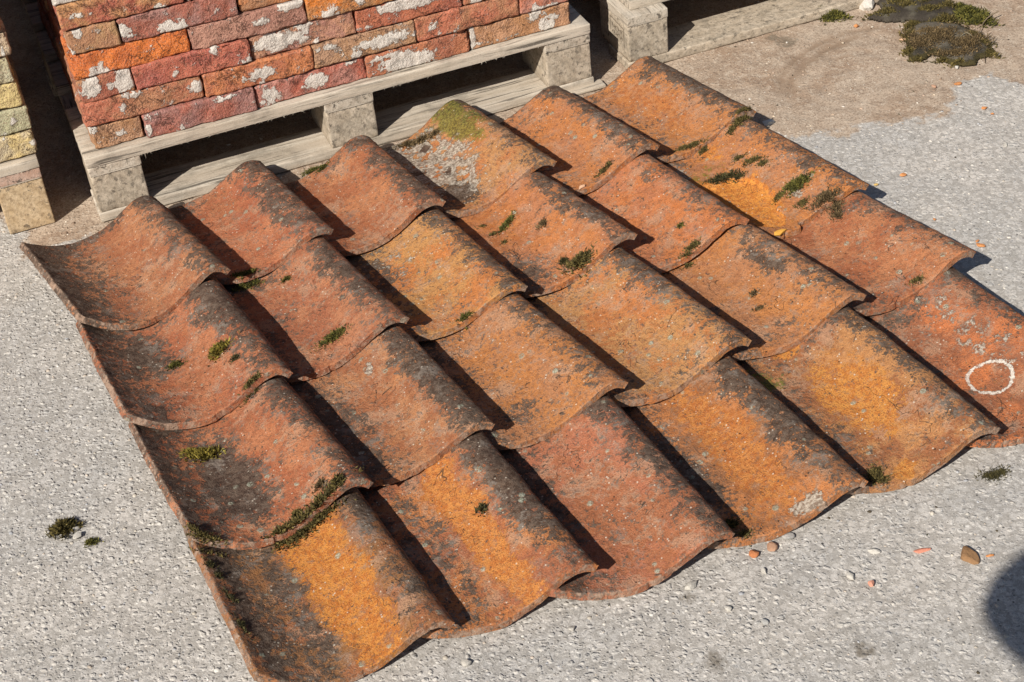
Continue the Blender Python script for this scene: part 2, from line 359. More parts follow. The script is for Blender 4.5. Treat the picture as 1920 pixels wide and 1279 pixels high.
# per tile: colours, hot colour, blotches (kind, u 0-1 from left, v 0-1 from tail, ru, rv, strength), look words
TL = {
 (0, 0): (RED, SAL, ORG, [('D', .30, .6, .22, .4, .55), ('D', .05, .5, .09, .9, .9), ('D', .9, .6, .10, .5, .6), ('O', .62, .65, .2, .35, .55), ('D', .5, .98, .5, .06, .8)], 'rust red tile with a dark left rim'),
 (0, 1): (RED, SAL, ORG, [('D', .15, .7, .2, .3, .6), ('O', .62, .8, .14, .25, .6), ('D', .9, .4, .12, .5, .7), ('W', .66, .8, .05, .08, .45)], 'dusty red tile with an orange streak on its crest'),
 (0, 2): (RED, SAL, ORG, [('D', .2, .4, .25, .4, .5), ('O', .5, .75, .12, .2, .6), ('O', .5, .3, .2, .12, .45), ('D', .95, .4, .1, .5, .7)], 'orange red tile with a moss streak near its head'),
 (0, 3): (YEL, ORG, HOT, [('W', .42, .62, .32, .42, .95), ('D', .55, .80, .05, .05, 1.3), ('D', .30, .55, .07, .04, 1.2), ('D', .52, .45, .05, .05, 1.1), ('G', .84, .8, .12, .3, .8), ('D', .42, .22, .13, .12, 1.2), ('O', .7, .3, .2, .3, .3), ('D', .3, .95, .2, .06, .7), ('W', .3, .4, .25, .2, .8)], 'yellowish tile crusted with grey cement and green algae'),
 (0, 4): (SAL, ORG, ORG, [('D', .2, .5, .3, .6, .5), ('O', .7, .6, .2, .3, .3), ('D', .95, .5, .1, .6, .75), ('D', .55, .75, .1, .1, .6)], 'orange tile with grey lichen along its crest'),
 (0, 5): (ORG, SAL, HOT, [('O', .62, .6, .2, .4, .6), ('D', .42, .5, .18, .4, .5), ('D', .95, .6, .1, .7, .8), ('D', .85, .8, .1, .15, .7)], 'orange tile touching the foot of the second pallet'),
 (1, 0): (RED, SAL, ORG, [('D', .35, .6, .2, .25, .85), ('O', .6, .35, .3, .18, .5), ('D', .9, .6, .12, .5, .85), ('D', .05, .4, .08, .6, .7), ('D', .5, .9, .4, .08, .6)], 'orange tile carrying a yellow-green moss tuft in its hollow'),
 (1, 1): (RED, SAL, ORG, [('D', .35, .9, .4, .12, .6), ('D', .93, .5, .1, .5, .7), ('D', .45, .5, .08, .08, .5)], 'evenly rust red tile with one moss cushion beside the shadow'),
 (1, 2): (ORG, YEL, ORG, [('D', .3, .7, .25, .35, .7), ('W', .55, .7, .2, .3, .42), ('O', .75, .5, .1, .4, .3), ('D', .25, .2, .2, .2, .4)], 'sandy orange tile speckled with pale lichen'),
 (1, 3): (SAL, ORG, HOT, [('O', .5, .6, .25, .3, .55), ('D', .35, .2, .2, .15, .7), ('G', .18, .75, .1, .2, .5), ('D', .93, .5, .08, .6, .7)], 'pale orange tile with a hairline crack and a moss ball'),
 (1, 4): (SAL, ORG, ORG, [('D', .15, .6, .15, .6, .6), ('O', .6, .3, .25, .25, .35), ('D', .97, .5, .07, .6, .6)], 'plain salmon orange tile with a few dark specks'),
 (1, 5): (ORG, SAL, (.80, .33, .05), [('O', .36, .42, .3, .34, 1.15), ('O', .62, .80, .14, .12, .9), ('D', .2, .74, .18, .08, .9), ('G', .45, .72, .2, .06, .5), ('W', .22, .8, .2, .10, .7), ('W', .70, .2, .06, .06, .7), ('D', .9, .4, .12, .6, .35)], 'bright orange flaking tile dotted with several moss tufts'),
 (2, 0): (RED, SAL, ORG, [('D', .42, .45, .22, .35, .95), ('D', .05, .5, .08, .9, .8), ('O', .66, .7, .12, .3, .4), ('D', .92, .8, .1, .25, .7)], 'red tile with a sooty hollow and a golden moss tuft'),
 (2, 1): (RED, SAL, ORG, [('D', .25, .4, .25, .6, .7), ('D', .93, .4, .1, .6, .8), ('W', .72, .72, .04, .04, .7)], 'grey-brown shaded tile with a pale lichen spot on its crest'),
 (2, 2): (ORG, SAL, ORG, [('D', .2, .7, .2, .4, .7), ('D', .45, .2, .15, .1, .6), ('D', .93, .7, .1, .3, .6), ('O', .7, .6, .15, .4, .3)], 'orange brown tile with grey lichen near its lower lip'),
 (2, 3): (ORG, YEL, (.62, .27, .08), [('O', .5, .5, .3, .35, .5), ('D', .15, .8, .2, .2, .6), ('D', .93, .7, .1, .3, .7), ('D', .4, .6, .12, .1, .4)], 'light orange pitted tile in the middle of the sheet'),
 (2, 4): (SAL, ORG, ORG, [('D', .2, .5, .15, .5, .5), ('O', .5, .75, .3, .2, .3), ('D', .85, .5, .08, .15, .75), ('D', .3, .4, .1, .05, .8), ('D', .5, .1, .3, .06, .4)], 'salmon tile with a few grey lichen patches'),
 (2, 5): (RED, SAL, SAL, [('D', .35, .3, .1, .12, .7), ('D', .9, .75, .1, .3, .5), ('D', .2, .8, .2, .2, .4)], 'dusky red tile whose tip casts a shadow on the concrete'),
 (3, 0): (BRN, RED, (.66, .27, .045), [('O', .66, .5, .17, .6, 1.), ('D', .12, .5, .05, .8, 1.), ('D', .45, .5, .13, .4, .8), ('D', .93, .8, .1, .3, .8), ('D', .35, .85, .3, .1, .6), ('D', .4, .15, .1, .2, .7)], 'brown tile with a broad bright orange band, cut by the frame'),
 (3, 1): (RED, ORG, (.66, .27, .055), [('O', .68, .55, .11, .55, 1.), ('D', .93, .6, .11, .5, .85), ('D', .45, .5, .10, .5, .55)], 'red tile with a clean orange stripe below its crest'),
 (3, 2): (RED, (.42, .16, .10), SAL, [('D', .25, .7, .17, .5, .8), ('D', .97, .6, .07, .5, .7)], 'even dark salmon tile with a glazed lower lip'),
 (3, 3): (ORG, BRN, (.60, .24, .05), [('O', .65, .55, .15, .5, .8), ('D', .3, .4, .15, .4, .8), ('D', .92, .6, .1, .5, .8), ('W', .2, .85, .10, .08, .7), ('W', .72, .05, .10, .05, .8), ('O', .35, .12, .25, .1, .5)], 'mottled orange tile with a whitish scar at its lower lip'),
 (3, 4): (BRN, YEL, (.68, .30, .055), [('O', .62, .5, .2, .25, .85), ('D', .3, .4, .2, .4, .5), ('G', .25, .8, .15, .12, .6), ('O', .55, .93, .08, .05, 1.1), ('O', .5, .06, .08, .04, 1.1), ('D', .95, .6, .08, .6, .6)], 'yellow-brown mottled tile with pale flaked spots at its head'),
 (3, 5): (BRN, ORG, HOT, [('D', .2, .6, .2, .5, .8), ('D', .6, .92, .3, .08, .6), ('W', .75, .6, .13, .35, .46), ('W', .55, .75, .2, .1, .36), ('O', .6, .3, .3, .3, .3)], 'tile marked with a white chalk ring, cut by the frame edge'),
}
tile_bvh = []
def make_tile(j, i):
    base, base2, hot, blots, look = TL[(j, i)]
    rs = np.random.RandomState(100 + j * 10 + i); seed = rs.rand(3) * 40
    nu, nv = 84, 118
    L = LEN[j][i]; hs = (1.0 + rs.uniform(-.10, .10)) * (.98 if j == 3 else 1.04); twist = rs.uniform(-.016, .016)
    th = .0125; lift = (.0225 + rs.uniform(-.002, .002)) if j < 3 else .001
    us = np.linspace(0, 1, nu); vs = np.linspace(0, 1, nv)
    U, Vv = np.meshgrid(us, vs); U = U.ravel(); Vv = Vv.ravel()
    bow = rs.uniform(-.003, .003); cb = CB[0 if i == 0 else 1]
    def surf(U, Vv, off):
        u = U * W_T; N = np.stack([u * 60, Vv * 20, np.full_like(u, seed[0])], 1)
        h = np.polyval(cb, u) * hs * (1 + .05 * fbm(N * .15, 1))
        dh = np.polyval(np.polyder(cb), u) * hs
        nrm = np.stack([-dh, np.zeros_like(u), np.ones_like(u)], 1); nrm /= np.linalg.norm(nrm, axis=1)[:, None]
        v = Vv * L
        # irregular outline: wavy cut ends and sides, a few chips
        tail = .0045 * fbm(np.stack([u * 16, np.full_like(u, seed[1]), u * 0], 1), 4) + (.0065 if (j, i) != (1, 5) else .05) * np.clip(fbm(np.stack([u * (90 if (j, i) != (1, 5) else 45), np.full_like(u, seed[2]), u * 0], 1), 8) - .22, 0, 1)
        if (j, i) == (1, 5): tail = tail + .011 * sstep(.50, .53, U) * (1 - sstep(.74, .78, U))
        if i == 0 and j > 0: u = u + .017 * np.clip(1 - U / .35, 0, 1) * Vv ** 1.5
        head = .005 * fbm(np.stack([u * 25, np.full_like(u, seed[1] + 9), u * 0], 1), 6)
        skew = (UC - u) * SKEW + (.016 if i == 0 else .006) * np.clip(1 - U / .25, 0, 1) ** 2 - .007 * np.exp(-((U - .42) / .25) ** 2)
        v = v + (tail + skew) * (1 - Vv) + head * Vv + skew * .3 * Vv
        side = .0022 * fbm(np.stack([v * 30, np.full_like(u, seed[0]), u * 0], 1), 2)
        u = u + side * (1 - 2 * np.abs(U - .5)) * 0 + side * np.where(U < .04, 1 - U / .04, np.where(U > .96, (U - .96) / .04, 0))
        # the crest runs out flatter toward the head, the body is slightly bowed
        z = h * (1 - .10 * Vv) + bow * np.sin(Vv * math.pi) + twist * (U - .5) * (Vv - .5) + np.abs(twist) * .25
        P = np.stack([u, v, z], 1) + nrm * np.asarray(off)[:, None]
        d = .0011 * fbm(np.stack([u * 45, v * 45, np.full_like(u, seed[2])], 1), 11) + .0007 * fbm(np.stack([u * 160, v * 160, np.full_like(u, seed[1])], 1), 21)
        return P + nrm * d[:, None]
    # rounded lips: thickness tapers near every edge
    ed = np.minimum(np.minimum(U * W_T, (1 - U) * W_T), np.minimum(Vv, 1 - Vv) * L)
    rr = .0007; t = np.clip(ed / rr, 0, 1); rnd = rr * (1 - np.sqrt(1 - (1 - t) ** 2))
    top = surf(U, Vv, th - rnd)
    bot = surf(U, Vv, 0 + rnd * .6)
    if i == 3 and j == 0:      # cement crust: real lumps
        m = np.exp(-(((U - .38) / .2) ** 2 + ((Vv - .62) / .22) ** 2))
        top[:, 2] += m * .004 * np.clip(.5 + fbm(top * 70, 3), 0, 2)
        m = np.exp(-(((U - .33) / .17) ** 2 + ((Vv - .93) / .05) ** 2)); top[:, 2] += m * .006
    if (j, i) == (1, 5):       # the fired skin has flaked off in a sheet
        m = sstep(.48, .54, np.exp(-(((U - .40) / .30) ** 2 + ((Vv - .36) / .32) ** 2)) + .25 * fbm(top * 30, 3)) * np.clip(ed / .008, 0, 1); flake = m; top[:, 2] -= m * .0060; top[:, 2] += .0030 * np.clip(fbm(top * 45, 12) + .2, -1, 1) * (1 - m) * np.clip(ed / .01, 0, 1)
    V = np.concatenate([top, bot])
    I = np.arange(nu * nv).reshape(nv, nu); n = nu * nv
    ft = np.stack([I[:-1, :-1], I[:-1, 1:], I[1:, 1:], I[1:, :-1]], -1).reshape(-1, 4)
    fb = (ft + n)[:, ::-1]
    def strip(a): return np.stack([a[:-1], a[:-1] + n, a[1:] + n, a[1:]], -1)
    fs = np.concatenate([strip(I[0, :]), strip(I[::-1, 0]), strip(I[-1, ::-1]), strip(I[:, -1])])
    # thickness subdivision is unneeded: lips are rounded already
    Fc = np.concatenate([ft, fb, fs[:, [0, 1, 2, 3]]])
    UU = np.concatenate([U, U]); VV = np.concatenate([Vv, Vv])
    m = {k: np.zeros(len(UU)) for k in 'ODWGR'}
    N = np.stack([UU * 9, VV * 12, np.full_like(UU, seed[0])], 1); wu = .07 * fbm(N, 31); wv = .05 * fbm(N, 41)
    for k, bu, bv, ru, rv, s in blots:
        d = ((UU + wu - bu) / ru) ** 2 + ((VV + wv - bv) / rv) ** 2
        m[k] = np.maximum(m[k], s * np.exp(-d ** 1.5 * .55))
    # soot gathers in the hollow by the covered rim and on the back of the crest
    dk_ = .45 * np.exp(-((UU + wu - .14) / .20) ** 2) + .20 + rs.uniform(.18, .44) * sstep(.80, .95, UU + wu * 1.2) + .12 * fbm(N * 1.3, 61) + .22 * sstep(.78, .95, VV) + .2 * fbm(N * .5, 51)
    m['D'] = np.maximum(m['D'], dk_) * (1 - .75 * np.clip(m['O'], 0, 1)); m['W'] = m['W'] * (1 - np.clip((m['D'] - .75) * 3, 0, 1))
    if (j, i) == (1, 5): m['O'] = np.concatenate([np.maximum(m['O'][:n] * .6, flake * 1.9), m['O'][n:]]); m['D'][:n] *= 1 - flake; m['G'][:n] *= 1 - flake
    if (j, i) == (0, 3): m['W'] = m['W'] * (1 - .75 * np.clip(fbm(N * 2.3, 71) * 3, 0, 1))
    if (j, i) == (3, 5):
        R = np.hypot((UU - .595) * W_T, (VV - .36) * L * 1.0); m['R'] = np.exp(-((R - .0325 - .0016 * fbm(N * .9, 81)) / (.0037 + .0016 * fbm(N * 1.1, 85))) ** 2) * (.80 + .3 * fbm(N * 2.5, 87))
    if (j, i) == (3, 5): m['R'][n:] = 0
    e = np.exp(-(ed / .0028) ** 2); E = np.concatenate([e * .52, np.full(n, .55)])
    one = np.ones((len(UU), 1))
    P = np.concatenate([top, bot]) * [1, 1, 1] + seed
    # to world orientation; object origin at the tile's head corner on the ground
    k0 = -lift / L
    V2 = V.copy(); V2[:, 2] = V[:, 2] + lift * (1 - V[:, 1] / L)
    V2[:, 0] -= UC
    jit = 1 + rs.uniform(-.07, .07, 3)
    def nl(a): return np.asarray(a) * jit * [.95, .85, .72]
    o = mesh_obj('roof_tile', V2, Fc, MT, attrs={'tuv': P, })
    for nm, arr in (('base', one * nl(base)), ('base2', one * nl(base2)), ('hot', one * np.asarray(hot) * [.80, .78, .95]),
                    ('msk', np.stack([m['O'], m['D'], m['W']], 1)), ('msk2', np.stack([m['G'], m['R'], E], 1))):
        c = np.ones((len(UU), 4), np.float32); c[:, :3] = arr
        a_ = o.data.attributes.new(nm, 'FLOAT_COLOR', 'POINT'); a_.data.foreach_set('color', c.ravel())
    sm = np.ones(len(Fc), bool); sm[len(ft) * 2:] = False; o.data.polygons.foreach_set('use_smooth', sm[:len(o.data.polygons)])
    ztip = .0465 * hs + th + lift
    A = at(*TIPS[j][i], ztip)
    o.location = (A[0], A[1], 0.0012); o.rotation_euler = (0, 0, math.radians(ANG[j][i]))
    tag(o, f'{look}, {NTH[i]} in {ROW[j]}', 'roof tile', 'curved clay roof tiles laid overlapping on the concrete')
    return o
SKEW = 0.175
TILES = {}
for j in range(4):
    for i in range(6):
        TILES[(j, i)] = make_tile(j, i)
#MORE
# ---------------------------------------------------------------- rounded box (bricks, boards, blocks)
def rbox(l, d, h, r, step, seed, amp=.001, amp2=.0, sc=40, chip=0.):
    """box from the origin: x 0..l, y 0..d, z 0..h with rounded worn edges"""
    n = [max(2, min(46, int(round(a / s)))) for a, s in zip((l, d, h), step)]
    faces = []; pts = []; base = 0
    size = np.array([l, d, h])
    for ax in range(3):
        a, b = [k for k in range(3) if k != ax]
        # cells are denser near the edges
        def line(k):
            L_ = size[k]; m = np.linspace(0, 1, n[k] + 1)[1:-1] * L_
            e = np.array([0, r * .3, r * .8]); e = e[e < L_ * .3]
            return np.unique(np.round(np.concatenate([e, m[(m > r) & (m < L_ - r)], L_ - e]), 6))
        la, lb = line(a), line(b)
        A_, B_ = np.meshgrid(la, lb, indexing='ij'); m0, m1 = len(la), len(lb)
        for side in (0, 1):
            P = np.zeros((m0 * m1, 3)); P[:, a] = A_.ravel(); P[:, b] = B_.ravel(); P[:, ax] = size[ax] * side
            I = np.arange(m0 * m1).reshape(m0, m1) + base
            q = np.stack([I[:-1, :-1], I[1:, :-1], I[1:, 1:], I[:-1, 1:]], -1).reshape(-1, 4)
            flip = (side == 0) ^ (ax == 1)
            if flip: q = q[:, ::-1]
            faces.append(q); pts.append(P); base += len(P)
    P = np.concatenate(pts); Fq = np.concatenate(faces)
    key = np.round(P * 1e6).astype(np.int64); _, first, inv = np.unique(key, axis=0, return_index=True, return_inverse=True)
    P = P[first]; Fq = inv.ravel()[Fq]
    c = np.clip(P, r, size - r); dlt = P - c; ln = np.linalg.norm(dlt, axis=1)
    nr = dlt / np.maximum(ln, 1e-9)[:, None]
    nr2 = nr.copy()
    P2 = c + nr * r
    inner = ln < 1e-9
    P2[inner] = P[inner]
    s = seed * 7.7
    f = fbm(P * sc + s, int(seed), 3); f2 = fbm(P * sc * 3.2 + s, int(seed) + 5, 3)
    dd = amp * f + amp2 * f2
    if chip: dd = dd - chip * np.clip(fbm(P * sc * .8 + s + 9, 77, 3) - .28, 0, 1) * (np.sum(np.abs(dlt) > r * .5, axis=1) > 1)
    return P2 + nr2 * dd[:, None], Fq

class Part:
    """collects meshes for one object"""
    def __init__(s): s.V = []; s.F = []; s.n = 0
    def add(s, V, Fq): s.V.append(V); s.F.append(Fq + s.n); s.n += len(V)

def wood(name, parent, loc, size, mat, seed, r=.0018, axis=0, rot=0, amp=.0008, amp2=.0004, step=None):
    st = step or (size[0] / 40, max(size[1] / 12, .004), max(size[2] / 8, .003))
    V, Fq = rbox(*size, r, st, seed, amp, amp2, 45, .004)
    T = V.copy()
    if axis == 1: T = T[:, [1, 0, 2]]
    if axis == 2: T = T[:, [2, 1, 0]]
    T = T + (seed * 3.1) % 17
    if rot: c, s_ = math.cos(rot), math.sin(rot); V = V @ np.array([[c, s_, 0], [-s_, c, 0], [0, 0, 1]])
    o = mesh_obj(name, V, Fq, mat, parent, attrs={'tuv': T})
    o.location = loc
    return o
def splinters(parent, x0, x1, y, z, n, seed, mat):
    """frayed fibres along a sawn lower edge: one ragged strip"""
    rs = np.random.RandomState(seed); V = []; Fc = []; xs = np.sort(rs.uniform(x0, x1, n))
    for k, x in enumerate(xs):
        V += [(x, y, z + .0015), (x, y, z - .0004)]
        if k: Fc.append((2 * k - 2, 2 * k - 1, 2 * k + 1, 2 * k))
    for k, x in enumerate(xs[:-1]):
        if rs.rand() < .6:
            l = rs.uniform(.001, .0045) * (1 + 1.5 * (rs.rand() < .06)); i = len(V)
            V.append((x + rs.normal(0, .003), y - rs.uniform(0, .003), z - l)); V.append((min(x + rs.uniform(.0006, .0014), xs[k + 1]), y, z - .0004))
            Fc.append((2 * k + 1, i, i + 1)); Fc.append((2 * k, 2 * k + 1, i + 1))
    return mesh_obj('splinters', V, Fc, mat, parent, attrs={'tuv': np.array(V)}, smooth=False)

PO = np.array([-.732, 2.658, 0]); PA = 17.83
AV = np.array([math.cos(math.radians(PA)), math.sin(math.radians(PA)), 0]); BV = np.array([-AV[1], AV[0], 0])
def pl(a, b, z=0): return PO + AV * a + BV * b + np.array([0, 0, z])
R_ = math.radians
def pallet(loc, rz, L, D, bw, bh, hb, hs_, hd, mats, label, seed, group, bottom=True, recess=0., nd=8, mirror=False):
    t = empty('pallet', loc, rz); tag(t, label, 'pallet', group)
    mblk, mstr, mdeck, mbot = mats
    z0 = hb if bottom else 0.
    xs = (0, (L - bw) / 2, L - bw)
    ys = (0, (D - .14) / 2, D - .14)
    k = 0
    if bottom:
        for y in (0, (D - .1) / 2, D - .1):
            wood('bottom_board', t, (-.003, y - .002, 0.0005), (L + .006, .1, hb - .0005), mbot, seed + k, step=(.02, .006, .004), amp=.0014); k += 1
    for x in xs:
        for y in ys:
            wood('block', t, (x, y, z0), (bw, .14, bh), mblk, seed + 10 + k, r=.0025, amp=.0007, axis=1); k += 1
        wood('stringer_board', t, (x - .001, .001 - .002, z0 + bh), (bw + .002, D, hs_), mstr, seed + 30 + k, axis=1, step=(.006, .03, .004)); k += 1
    gap = (D - recess - nd * .105) / (nd - 1)
    for q in range(nd):
        y = recess + q * (.105 + gap) if q != 1 else recess + .108
        wood('deck_board', t, (-.002 + recess * .7, y - .003, z0 + bh + hs_ + .0006), (L + .004 - recess * .7, .105, hd), mdeck, seed + 50 + k, step=(.018, .006, .004), amp=.0012); k += 1
    for x in xs:
        splinters(t, x + .002, x + bw, -.0022, z0 + bh + .001, 26, seed + int(x * 100), mdeck)
    splinters(t, 0, L, recess - .003, z0 + bh + hs_ + .001, 130, seed + 5, mdeck)
    return t
GP = 'wooden pallets behind the tiles'
P1 = pallet(tuple(PO), R_(PA), 1.0, 1.2, .095, .078, .02, .02, .02, (MWC, MWB, MWB, MWB), 'grey weathered wooden pallet under the red brick stack', 100, GP)
P2 = pallet(tuple(pl(1.089, .014)), R_(PA), 1.2, 1.0, .088, .079, .02, .02, .02, (MWC, MWB, MWB, MWC), 'pale wooden pallet with a stamped corner block at the top right', 300, GP, recess=.03, nd=7)
P3 = pallet(tuple(pl(-1.082, .046)), R_(PA), 1.0, 1.2, .085, .1, 0, .022, .018, (MWY, MWP, MWB, MWB), 'tan block pallet under the yellow brick stack at the left edge', 500, GP, bottom=False)
# faded stamp on the side of the second pallet's corner block: frame lines and worn strokes
rs = np.random.RandomState(4); V = []; Fc = []
def stroke(y0, z0, y1, z1, w_=.0006):
    b = len(V); d = np.array([y1 - y0, z1 - z0]); d = d / np.linalg.norm(d); nn = np.array([-d[1], d[0]]) * w_
    for s_, (y, z) in ((1, (y0, z0)), (-1, (y0, z0)), (-1, (y1, z1)), (1, (y1, z1))): V.append((-.0016, y + nn[0] * s_, z + nn[1] * s_))
    Fc.append((b, b + 1, b + 2, b + 3))
stroke(.020, .088, .020, .045); stroke(.020, .088, .085, .091); stroke(.085, .091, .085, .06)
for k in range(14):
    y = .028 + (k % 7) * .0075; z = .079 if k < 7 else .064
    stroke(y, z, y + rs.uniform(-.002, .003), z - .006); stroke(y, z - .003 * (k % 3), y + .004, z - .003 * (k % 3) + .0008)
mesh_obj('stamp', V, Fc, mat_plain('stamp_ink', (.13, .09, .06)), P2, smooth=False)

# ---------------------------------------------------------------- bricks
C_RED = (.45, .15, .082); C_DRED = (.36, .115, .075); C_PUR = (.34, .165, .135); C_PINK = (.43, .225, .18); C_BRN = (.40, .19, .095); C_OCH = (.44, .25, .11); C_ORG = (.66, .19, .04); C_TAN = (.46, .24, .15)
CN = {C_RED: 'red', C_DRED: 'dark red', C_PUR: 'purplish brown', C_PINK: 'greyish pink', C_BRN: 'brown', C_OCH: 'ochre brown', C_ORG: 'bright orange', C_TAN: 'pale tan'}
CH = .0481; DK = .138
def brick(l, d, h, cols, seed, limes=(), moss=0):
    V, Fq = rbox(l, d, h, .0040, (.0045, .0055, .0042), seed, .0034, .0022, 34, .040)
    P = V + (seed * 5.3) % 23
    n = len(V); one = np.ones((n, 1))
    W = np.zeros(n)
    N = np.stack([V[:, 0] * 40, V[:, 2] * 60, V[:, 1] * 40 + seed], 1); wn = .25 * fbm(N, 3)
    rl = np.random.RandomState(seed + 7)
    limes = list(limes) + [(rl.rand(), rl.choice([.1, .9, .5]), rl.uniform(.03, .14), rl.uniform(.1, .35), rl.uniform(.6, .9)) for q_ in range(2)]
    for (u, v, ru, rv, s) in limes:
        W = np.maximum(W, s * np.exp(-((((V[:, 0] / l - u) / ru) ** 2 + ((V[:, 2] / h - v) / rv) ** 2) * .6)) * (V[:, 1] < d * .35) + 0)
    W = W + wn * (W > .1)
    lump = np.clip((W - .4) * 3, 0, 1) * (V[:, 1] < d * .35); V[:, 1] -= lump * (.0012 + .0016 * np.clip(fbm(V * 90 + seed, 4), 0, 1))
    jit = 1 + np.random.RandomState(seed).uniform(-.08, .08, 3)
    o = mesh_obj('brick', V, Fq, MB, attrs={'tuv': P})
    for nm, arr in (('base', one * (np.array(cols[0]) * jit)), ('base2', one * (np.array(cols[1]) * jit)), ('msk', np.stack([W, np.full(n, moss), W * 0], 1))):
        c = np.ones((n, 4), np.float32); c[:, :3] = arr
        a_ = o.data.attributes.new(nm, 'FLOAT_COLOR', 'POINT'); a_.data.foreach_set('color', c.ravel())
    return o
GB = 'reclaimed red bricks stacked dry on the pallet'
# per course: (x0, x1, colours, lime patches, words)
CO = [
 [(.024, .116, (C_BRN, C_TAN), [], 'short brown brick'),
  (.119, .327, (C_PUR, C_DRED), [(.03, .5, .03, .4, .7)], 'purplish brown brick'),
  (.331, .546, (C_PINK, C_DRED), [(.1, .45, .10, .5, .7)], 'dusty pink brick with a lime smear at left'),
  (.550, .754, (C_DRED, C_RED), [(.38, .35, .28, .45, 1.1), (.2, .8, .2, .15, .8)], 'dark red brick half covered in white lime'),
  (.759, .968, (C_TAN, C_BRN), [(.75, .25, .09, .3, 1.0), (.03, .5, .03, .6, .9), (.3, .15, .3, .1, .6)], 'pale tan brick with a white lime blob')],
 [(.019, .237, (C_RED, C_BRN), [(.33, .45, .04, .25, .7)], 'brownish red brick with a small white fleck'),
  (.242, .448, (C_RED, (.56, .20, .085)), [(.52, .45, .14, .25, .95)], 'orange red brick with a white patch in its middle'),
  (.451, .652, (C_BRN, C_TAN), [(.7, .5, .3, .3, .85), (.15, .8, .15, .15, .8)], 'brown brick with broad lime streaks'),
  (.655, .862, (C_RED, C_BRN), [(.15, .6, .06, .35, .7)], 'long brick shading from ochre to red'),
  (.866, .970, (C_RED, C_PINK), [(.5, .1, .4, .1, .7)], 'short red brick at the right corner')],
 [(.023, .119, (C_BRN, C_DRED), [(.22, .6, .18, .35, 1.1), (.85, .55, .16, .4, 1.1)], 'short brown brick with two white lime patches'),
  (.123, .337, (C_RED, C_DRED), [(.33, .35, .05, .15, .6)], 'crackled dark red brick'),
  (.341, .540, (C_TAN, C_PUR), [(.28, .5, .28, .35, 1.05)], 'brown brick with a big white lime patch'),
  (.543, .750, (C_DRED, C_RED), [(.55, .8, .35, .3, 1.1)], 'deep red brick whitewashed along its top'),
  (.754, .965, (C_RED, C_BRN), [(.5, .9, .3, .2, .7)], 'red brick cut by the top of the picture')],
 [(.022, .231, (C_ORG, (.56, .15, .04)), [], 'bright orange brick'),
  (.236, .450, (C_PINK, C_PUR), [(.12, .4, .16, .5, .45)], 'greyish pink brick with a pale bloom'),
  (.454, .655, (C_ORG, C_BRN), [], 'orange brick with brown cracks'),
  (.659, .862, (C_RED, C_PINK), [(.5, .6, .3, .3, .8)], 'pinkish red limed brick'),
  (.866, .968, (C_BRN, C_RED), [], 'short brown brick at the right corner')],
 [(.028, .114, (C_OCH, C_BRN), [(.4, .2, .2, .1, .5)], 'short ochre brick'),
  (.119, .330, (C_DRED, C_PUR), [(.42, .2, .12, .3, .9), (.08, .3, .04, .2, .6)], 'dark red brick with a small lime splash'),
  (.335, .540, (C_BRN, C_ORG), [], 'orange brown brick'),
  (.545, .750, (C_RED, C_DRED), [(.4, .5, .3, .3, .9)], 'red brick out of sight above'),
  (.755, .965, (C_BRN, C_RED), [], 'brown brick out of sight above')],
 [(.024, .240, (C_DRED, C_OCH), [(.65, .9, .2, .1, .5)], 'mottled brown and purple brick'),
  (.245, .450, (C_RED, C_BRN), [], 'red brick'),
  (.455, .655, (C_RED, C_DRED), [], 'red brick'), (.66, .862, (C_BRN, C_RED), [], 'brown brick'), (.866, .968, (C_RED, C_RED), [], 'red brick')],
 [(.022, .114, (C_PUR, C_DRED), [(.5, .2, .5, .3, 1.1)], 'purple brick with a white lime edge'),
  (.119, .330, (C_PINK, C_BRN), [(.3, .3, .4, .3, 1.)], 'lime smeared brick'),
  (.335, .540, (C_BRN, C_RED), [], 'brown brick'), (.545, .75, (C_RED, C_RED), [], 'red brick'), (.755, .965, (C_BRN, C_RED), [], 'brown brick')],
 [(.024, .240, (C_RED, C_OCH), [], 'red brick'), (.245, .450, (C_RED, C_BRN), [], 'red brick'), (.455, .655, (C_BRN, C_DRED), [], 'brown brick'), (.66, .862, (C_BRN, C_RED), [], 'brown brick'), (.866, .968, (C_RED, C_RED), [], 'red brick')],
]
ORD = ['bottom', 'second', 'third', 'fourth', 'fifth', 'sixth', 'seventh', 'eighth']
ORB = ['first', 'second', 'third', 'fourth', 'fifth']
def place(o, a, b, z, rz=0, tilt=0, org=None):
    p = pl(a, b, z); o.location = tuple(p); o.rotation_euler = (tilt, 0, R_(PA) + rz)
rs = np.random.RandomState(8)
sd_ = 700
VAR = []
for k in range(7):
    c = [(C_DRED, C_BRN), (C_RED, C_ORG), (C_BRN, C_OCH), (C_PUR, C_DRED), (C_RED, C_PINK), (C_OCH, C_BRN), (C_RED, C_RED)][k]
    VAR.append((brick(.205, .098, CH - .0035, c, 900 + k, [(.5, .3, .2, .3, .8)] if k % 3 == 0 else []), k))
VARN = ['dark red and brown', 'bright red', 'brown and ochre', 'purple', 'pinkish red', 'ochre', 'plain red']
used = set()
def side_brick(a, b, z, rz, label, group):
    k = rs.randint(7); o0 = VAR[k][0]
    if k in used: o = o0.copy(); COL.objects.link(o)
    else: o = o0; used.add(k)
    place(o, a, b, z, rz + rs.normal(0, .012)); tag(o, VARN[k] + ' ' + label, 'brick', group)
